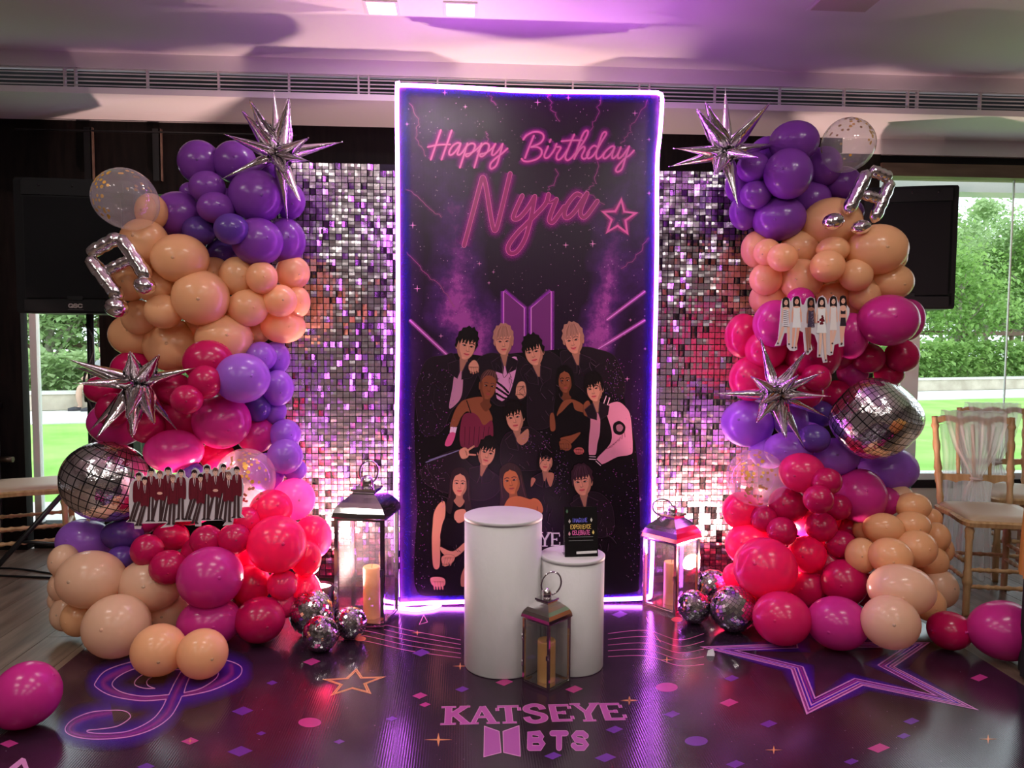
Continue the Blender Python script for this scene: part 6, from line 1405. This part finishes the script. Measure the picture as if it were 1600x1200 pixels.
# ------------------------------------------------------------------ chairs
M['chair_wood'] = mat('limed_wood', (0.50, 0.30, 0.14), 0.42); noise_col(M['chair_wood'], (0.42, 0.24, 0.10), (0.58, 0.37, 0.19), 5, stretch=(8, 8, 1))
M['cushion'] = mat('seat_pad', (0.52, 0.38, 0.27), 0.5)
def turned(a, b, r, rings, n=12):
    a, b = Vector(a), Vector(b); k = 28; pts = [a.lerp(b, i/k) for i in range(k+1)]; rad = []
    for i in range(k+1):
        t = i/k; q = r
        for c in rings: q += r*0.5*math.exp(-((t-c)/0.018)**2)
        rad.append(q)
    return MB().tube(pts, rad, n)
def chair(loc, rz, label):
    t = empty('banquet_chair', loc, rz, label=label, cat='chair', group='natural wood banquet chairs'); w = 0.19; W_ = M['chair_wood']; H = 0.455
    # front of the chair looks along -y
    sp = [(-w*1.04, -.2), (-w*.6, -.225), (w*.6, -.225), (w*1.04, -.2), (w*1.0, 0), (w*.9, .19), (-w*.9, .19), (-w*1.0, 0)]
    pts = crom(sp, True, 4); n = len(pts); v = [(p.x, p.y, H-.028) for p in pts]+[(p.x*1.02, p.y*1.02, H-.008) for p in pts]+[(p.x*.97, p.y*.97, H) for p in pts]
    MB().add(v, [tuple(reversed(range(n))), tuple(range(2*n, 3*n))]+[(i, (i+1) % n, n+(i+1) % n, n+i) for i in range(n)]+[(n+i, n+(i+1) % n, 2*n+(i+1) % n, 2*n+i) for i in range(n)]).build('seat', W_, t)
    v = [(p.x*.93, p.y*.93, H-.002) for p in pts]+[(p.x*.90, p.y*.90, H+.012) for p in pts]+[(p.x*.6, p.y*.6, H+.018) for p in pts]
    MB().add(v, [tuple(range(2*n, 3*n))]+[(i, (i+1) % n, n+(i+1) % n, n+i) for i in range(n)]+[(n+i, n+(i+1) % n, 2*n+(i+1) % n, 2*n+i) for i in range(n)], True).build('seat_pad', M['cushion'], t)
    for s in (-1, 1):
        turned((s*w*.92, -.19, H-.02), (s*w*.96, -.205, 0), .0155, (.08, .13, .55, .6, .65)).build('leg', W_, t)
        turned((s*w*.84, .18, H-.02), (s*w*.92, .225, 0), .0155, (.3, .35, .4)).build('leg', W_, t)
        turned((s*w*.86, .18, H-.02), (s*w*.98, .245, .90), .0145, (.12, .3, .36, .42, .48, .66, .7, .9)).build('back_post', W_, t)
        for k in (.33,): turned((s*w*k*1.2, .205, .60), (s*w*k*1.2, .24, .87), .0085, (.2, .3, .5, .7, .8)).build('spindle', W_, t)
        for z in (.17, .25): turned((s*w*.94, -.2, z), (s*w*.88, .205, z), .009, (.15, .25, .35, .5, .65, .75, .85)).build('stretcher', W_, t)
    turned((0, .206, .60), (0, .242, .86), .0085, (.2, .3, .5, .7, .8)).build('spindle', W_, t)
    for z in (.14, .22): turned((-w*.94, -.2, z), (w*.94, -.2, z), .009, (.15, .25, .35, .5, .65, .75, .85)).build('stretcher', W_, t)
    turned((-w*.9, .21, .19), (w*.9, .21, .19), .009, (.2, .35, .5, .65, .8)).build('stretcher', W_, t)
    def scallop(z0, h, nb, yy, name, up):
        m = 48; top = []; bot = []
        for i in range(m+1):
            u = i/m; x = (-1+2*u)*w*.97; sc = abs(math.sin(u*math.pi*nb))
            top.append((x, z0+h+(0.016*sc if up else 0.0))); bot.append((x, z0+(0.0 if up else 0.0)+(-0.012*(1-sc) if not up else 0.022*sc)))
        vs = []; 
        for d in (-.011, .011):
            for (x, z) in top: vs.append((x, yy+d+(z-z0)*.12, z))
            for (x, z) in bot: vs.append((x, yy+d+(z-z0)*.12, z))
        k = m+1; fs = []
        for i in range(m):
            fs += [(i, i+1, k+i+1, k+i), (2*k+i+1, 2*k+i, 3*k+i, 3*k+i+1), (i+1, i, 2*k+i, 2*k+i+1), (k+i, k+i+1, 3*k+i+1, 3*k+i)]
        fs += [(0, k, 3*k, 2*k), (m, 2*k+m, 3*k+m, k+m)]
        MB().add(vs, fs).build(name, W_, t)
    scallop(.855, .035, 3, .238, 'top_rail', True); scallop(.575, .03, 4, .203, 'lower_rail', False)
    return t
def at_floor(px, py): p = UF(px, py); return Vector((p.x, p.y, 0))
c1 = at_floor(1513, 972); RZ1 = R(-12)
ch1 = Vector((c1.x+0.175+0.085, c1.y+0.24, 0.0)); chair(ch1, RZ1, 'wooden banquet chair with white tulle bow, nearest the right garland')
ch2 = Vector((ch1.x+0.48, ch1.y+0.5, 0)); chair(ch2, R(-8), 'wooden banquet chair with white tulle, half out of frame at the right edge')
chair(Vector((-2.74, 0.76, 0)), R(112), 'bare wooden banquet chair at the left edge by the glass door')
M['tulle'] = clear_mat('white_tulle', (1, 1, 1), 0.0)
m = bpy.data.materials.new('white_tulle_net'); m.use_nodes = True; N_ = m.node_tree.nodes; L_ = m.node_tree.links; N_.clear()
_t = N_.new('ShaderNodeBsdfTransparent'); _d = N_.new('ShaderNodeBsdfDiffuse'); _d.inputs[0].default_value = (.86, .82, .80, 1); _tr = N_.new('ShaderNodeBsdfTranslucent'); _tr.inputs[0].default_value = (.86, .82, .80, 1)
_m = N_.new('ShaderNodeMixShader'); _m.inputs[0].default_value = .5; _m2 = N_.new('ShaderNodeMixShader'); _m2.inputs[0].default_value = .58; _o = N_.new('ShaderNodeOutputMaterial')
L_.new(_d.outputs[0], _m.inputs[1]); L_.new(_tr.outputs[0], _m.inputs[2]); L_.new(_t.outputs[0], _m2.inputs[1]); L_.new(_m.outputs[0], _m2.inputs[2]); L_.new(_m2.outputs[0], _o.inputs[0]); M['tulle'] = m
def sash(loc, rz, label):
    t = empty('tulle_sash', Vector(loc)+Vector((0, 0, .93)), rz, label=label, cat='chair sash', group='white tulle chair sashes')
    def sheet(rows, name, seed):
        n = 40; vs = []; fs = []
        for j, (wd, y, z, amp) in enumerate(rows):
            for i in range(n+1):
                u = i/n*2-1; vs.append((u*wd, y+amp*math.sin(i*1.7+seed)+amp*.5*math.sin(i*0.9+j*.4), z-.93+0.01*math.sin(i*.8+seed)*(1 if amp > .004 else .2)))
        for j in range(len(rows)-1):
            for i in range(n): a = j*(n+1)+i; fs.append((a, a+1, a+n+2, a+n+1))
        MB().add(vs, fs, True).build(name, M['tulle'], t)
    sheet([(.155, .262, .86, .004), (.15, .262, .93, .003), (.148, .225, .925, .003), (.14, .20, .85, .006), (.105, .19, .74, .008), (.06, .18, .66, .008), (.03, .175, .605, .006), (.022, .174, .585, .004)], 'front_drape', 0)
    sheet([(.022, .174, .588, .004), (.045, .172, .54, .006), (.062, .168, .475, .008)], 'front_tail', 2)
    sheet([(.155, .262, .86, .004), (.13, .275, .7, .008), (.12, .285, .5, .012), (.14, .30, .25, .02), (.16, .31, .03, .025)], 'back_tail', 4)
    MB().tube([Vector((.027*math.cos(k*math.pi/8), .176+.016*math.sin(k*math.pi/8), .59-.93)) for k in range(16)], .006, 6, closed=True).build('tie', M['tulle'], t)
sash(ch1, RZ1, 'white tulle sash gathered round the back of the nearest right chair'); sash(ch2, R(-8), 'white tulle sash on the chair at the right edge')

# ------------------------------------------------------------------ loudspeakers on stands
M['cabinet'] = bump(mat('speaker_cabinet', (0.010, 0.010, 0.011), 0.55, Specular_IOR_Level=0.15), 200, 0.2, 0.001); M['grille_black'] = bump(mat('speaker_grille', (0.007, 0.007, 0.008), 0.7, Specular_IOR_Level=0.1), 400, 0.4, 0.001)
def speaker(px, Y, ptop, pbot, wm, rz, label, slabel, logo=True, legs=(200, 320, 80)):
    top, bot = U(px, ptop, Y), U(px, pbot, Y); h = top.z-bot.z; w = wm; o = Vector((bot.x, Y, bot.z))
    t = empty('loudspeaker', o, rz, label=label, cat='loudspeaker', group='black loudspeakers on tripod stands')
    prof = crom([(-w/2+.02, -.02), (-w/2, .02), (-w/2*.98, .16), (-w/2*.72, .34), (w/2*.72, .34), (w/2*.98, .16), (w/2, .02), (w/2-.02, -.02)], True, 3); n = len(prof)
    v = []
    for z, k in ((0, .97), (.012, 1), (h-.012, 1), (h, .97)): v += [(p.x*k, p.y*k+.0, z) for p in prof]
    MB().add(v, [tuple(reversed(range(n))), tuple(range(3*n, 4*n))]+[(j*n+i, j*n+(i+1) % n, (j+1)*n+(i+1) % n, (j+1)*n+i) for j in range(3) for i in range(n)]).build('cabinet', M['cabinet'], t)
    MB().box((-w*.44, -.032, h*.115), (w*.44, -.018, h*.86)).build('grille', M['grille_black'], t)
    MB().box((-w*.46, -.03, h*.875), (w*.46, -.018, h*.975)).build('top_band', M['cabinet'], t)
    MB().box((-w*.46, -.03, h*.015), (w*.46, -.018, h*.10)).build('bottom_band', M['cabinet'], t)
    MB().box((-w*.07, -.034, h*.10), (w*.07, -.02, h*.13)).build('grille_notch', M['black'], t)
    for k in (-.3, 0, .3): MB().lathe([(.006, 0), (.005, .004), (0, .004)], (w*k, -.03, h*.945), 10, axis=(0, -1, 0)).build('screw', M['black_metal'], t)
    if logo:
        lp = Print(lambda x, y: Vector((x, -.0302, -y)), (0, -1, 0), .0003)
        words(lp, 'QSC', -.030, -h*.045, .018, .016, .0028, ink(120, 112, 108), 1, .2); lp.line([(-.034, -h*.028), (.036, -h*.028)], .0012, ink(60, 58, 58), 1)
        lp.build('badge', M['ink_card'], t)['kind'] = 'stuff'
    so = Vector((bot.x, Y+.12, 0)); s = empty('speaker_stand', so, rz, label=slabel, cat='speaker stand', group='black tripod speaker stands')
    MB().tube([(0, 0, .35), (0, 0, bot.z+.0)], .0175, 14).build('inner_pole', M['black_metal'], s)
    MB().tube([(0, 0, .12), (0, 0, .98)], .0235, 14).build('outer_pole', M['black_metal'], s)
    MB().lathe([(.034, .95), (.036, .96), (.036, 1.03), (.026, 1.05)], n=16).build('collar', M['black_metal'], s)
    MB().tube([(.03, 0, 1.0), (.075, 0, 1.0)], [.006, .014], 8).build('lock_knob', M['black_metal'], s)
    MB().lathe([(.036, .55), (.038, .56), (.038, .64), (.03, .66)], n=16).build('leg_hub', M['black_metal'], s); MB().lathe([(.03, .16), (.032, .17), (.032, .22), (.026, .23)], n=16).build('brace_hub', M['black_metal'], s)
    for a in legs:
        d = Vector((math.cos(R(a)), math.sin(R(a)), 0))
        lg = MB().tube([d*.035+Vector((0, 0, .61)), d*.56+Vector((0, 0, .012))], .013, 10).build('leg', M['black_metal'], s); MB().tube([d*.54+Vector((0, 0, .03)), d*.575+Vector((0, 0, .004))], .019, 10).build('rubber_foot', M['black'], lg)
        MB().tube([d*.03+Vector((0, 0, .195)), d*.33+Vector((0, 0, .27))], .009, 8).build('brace', M['black_metal'], s)
    return so
so = speaker(122, 0.30, 281, 490, 0.50, R(6), 'black loudspeaker on a stand left of the left garland', 'black tripod speaker stand at the left by the glass door', legs=(206, 326, 86))
speaker(1416, 0.55, 292, 483, 0.45, R(-16), 'black loudspeaker on a stand behind the right garland', 'black tripod speaker stand behind the right garland', legs=(286, 46, 166))
cb = MB(); pts = [so+Vector((.03*math.sin(k*1.1), -.03-.012*math.cos(k*.9), 1.35-k*.07)) for k in range(17)]
tag(MB().tube(pts, .006, 6).build('cable', M['black']), 'black signal cable wound loosely down the left speaker pole', 'cable')
pts = crom([(-3.3, .62), (-2.8, .55), (-2.5, .50), (-2.2, .46), (-1.9, .5), (-1.6, .55)], False, 5)
tag(MB().tube([(p.x, p.y, .006) for p in pts], .006, 6).build('cable', M['black']), 'black power cable lying on the wooden floor at the left', 'cable')
pts = crom([(-3.3, .72), (-2.8, .68), (-2.45, .56), (-2.1, .62), (-1.8, .66)], False, 5)
tag(MB().tube([(p.x, p.y, .005) for p in pts], .005, 6).build('cable', M['black']), 'thinner black cable crossing the wooden floor behind the power cable', 'cable')
# ------------------------------------------------------------------ draped table at the right edge
tp = UF(1590, 1048); tr_ = 0.40
dv = Vector((tp.x-CAMP.x, tp.y-CAMP.y, 0)).normalized(); tc_ = Vector((tp.x, tp.y, 0))+Vector((dv.y, -dv.x, 0))*tr_
tb = empty('draped_table', tc_, label='round table in a black skirt and pleated gold overlay at the right edge', cat='table')
def skirt(z0, z1, off, amp, m, name, fr_):
    n = 220; vs = []; fs = []
    for j, z in enumerate((z1, z1-.012, z1-.05, (z0+z1)/2, z0)):
        g = (0, .2, .6, 1, 1.3)[j]; r = tr_-.03+off if j == 0 else tr_-.02+off
        for i in range(n): q = r+amp*g*math.sin(i*2*math.pi*fr_/n)+.008*g; vs.append((q*math.cos(2*math.pi*i/n), q*math.sin(2*math.pi*i/n), z))
    for j in range(4):
        for i in range(n): fs.append((j*n+i, (j+1)*n+i, (j+1)*n+(i+1) % n, j*n+(i+1) % n))
    fs.append(tuple(range(n)))
    MB().add(vs, fs, True).build(name, m, tb)
skirt(0.012, .735, 0, .008, mat('black_table_cloth', (.012, .011, .012), .7), 'black_skirt', 38); skirt(.40, .748, .012, .010, mat('gold_satin', (.52, .26, .04), .38), 'gold_overlay', 46)
# ------------------------------------------------------------------ scrap and loose ends
p = UF(1110, 1024); q = empty('paper_scrap', (p.x, p.y, .003), label='small crumpled white paper scrap on the printed floor', cat='paper scrap')
MB().add([(-.02, -.012, 0), (.012, -.016, 0), (.022, .008, 0), (-.008, .016, 0), (-.012, -.004, .02), (.010, -.002, .026), (.004, .010, .016)], [(0, 1, 5, 4), (1, 2, 5), (2, 6, 5), (2, 3, 6), (3, 4, 6), (3, 0, 4), (4, 5, 6), (3, 2, 1, 0)]).build('crumple', mat('scrap_white', (.75, .72, .76), .6), q)
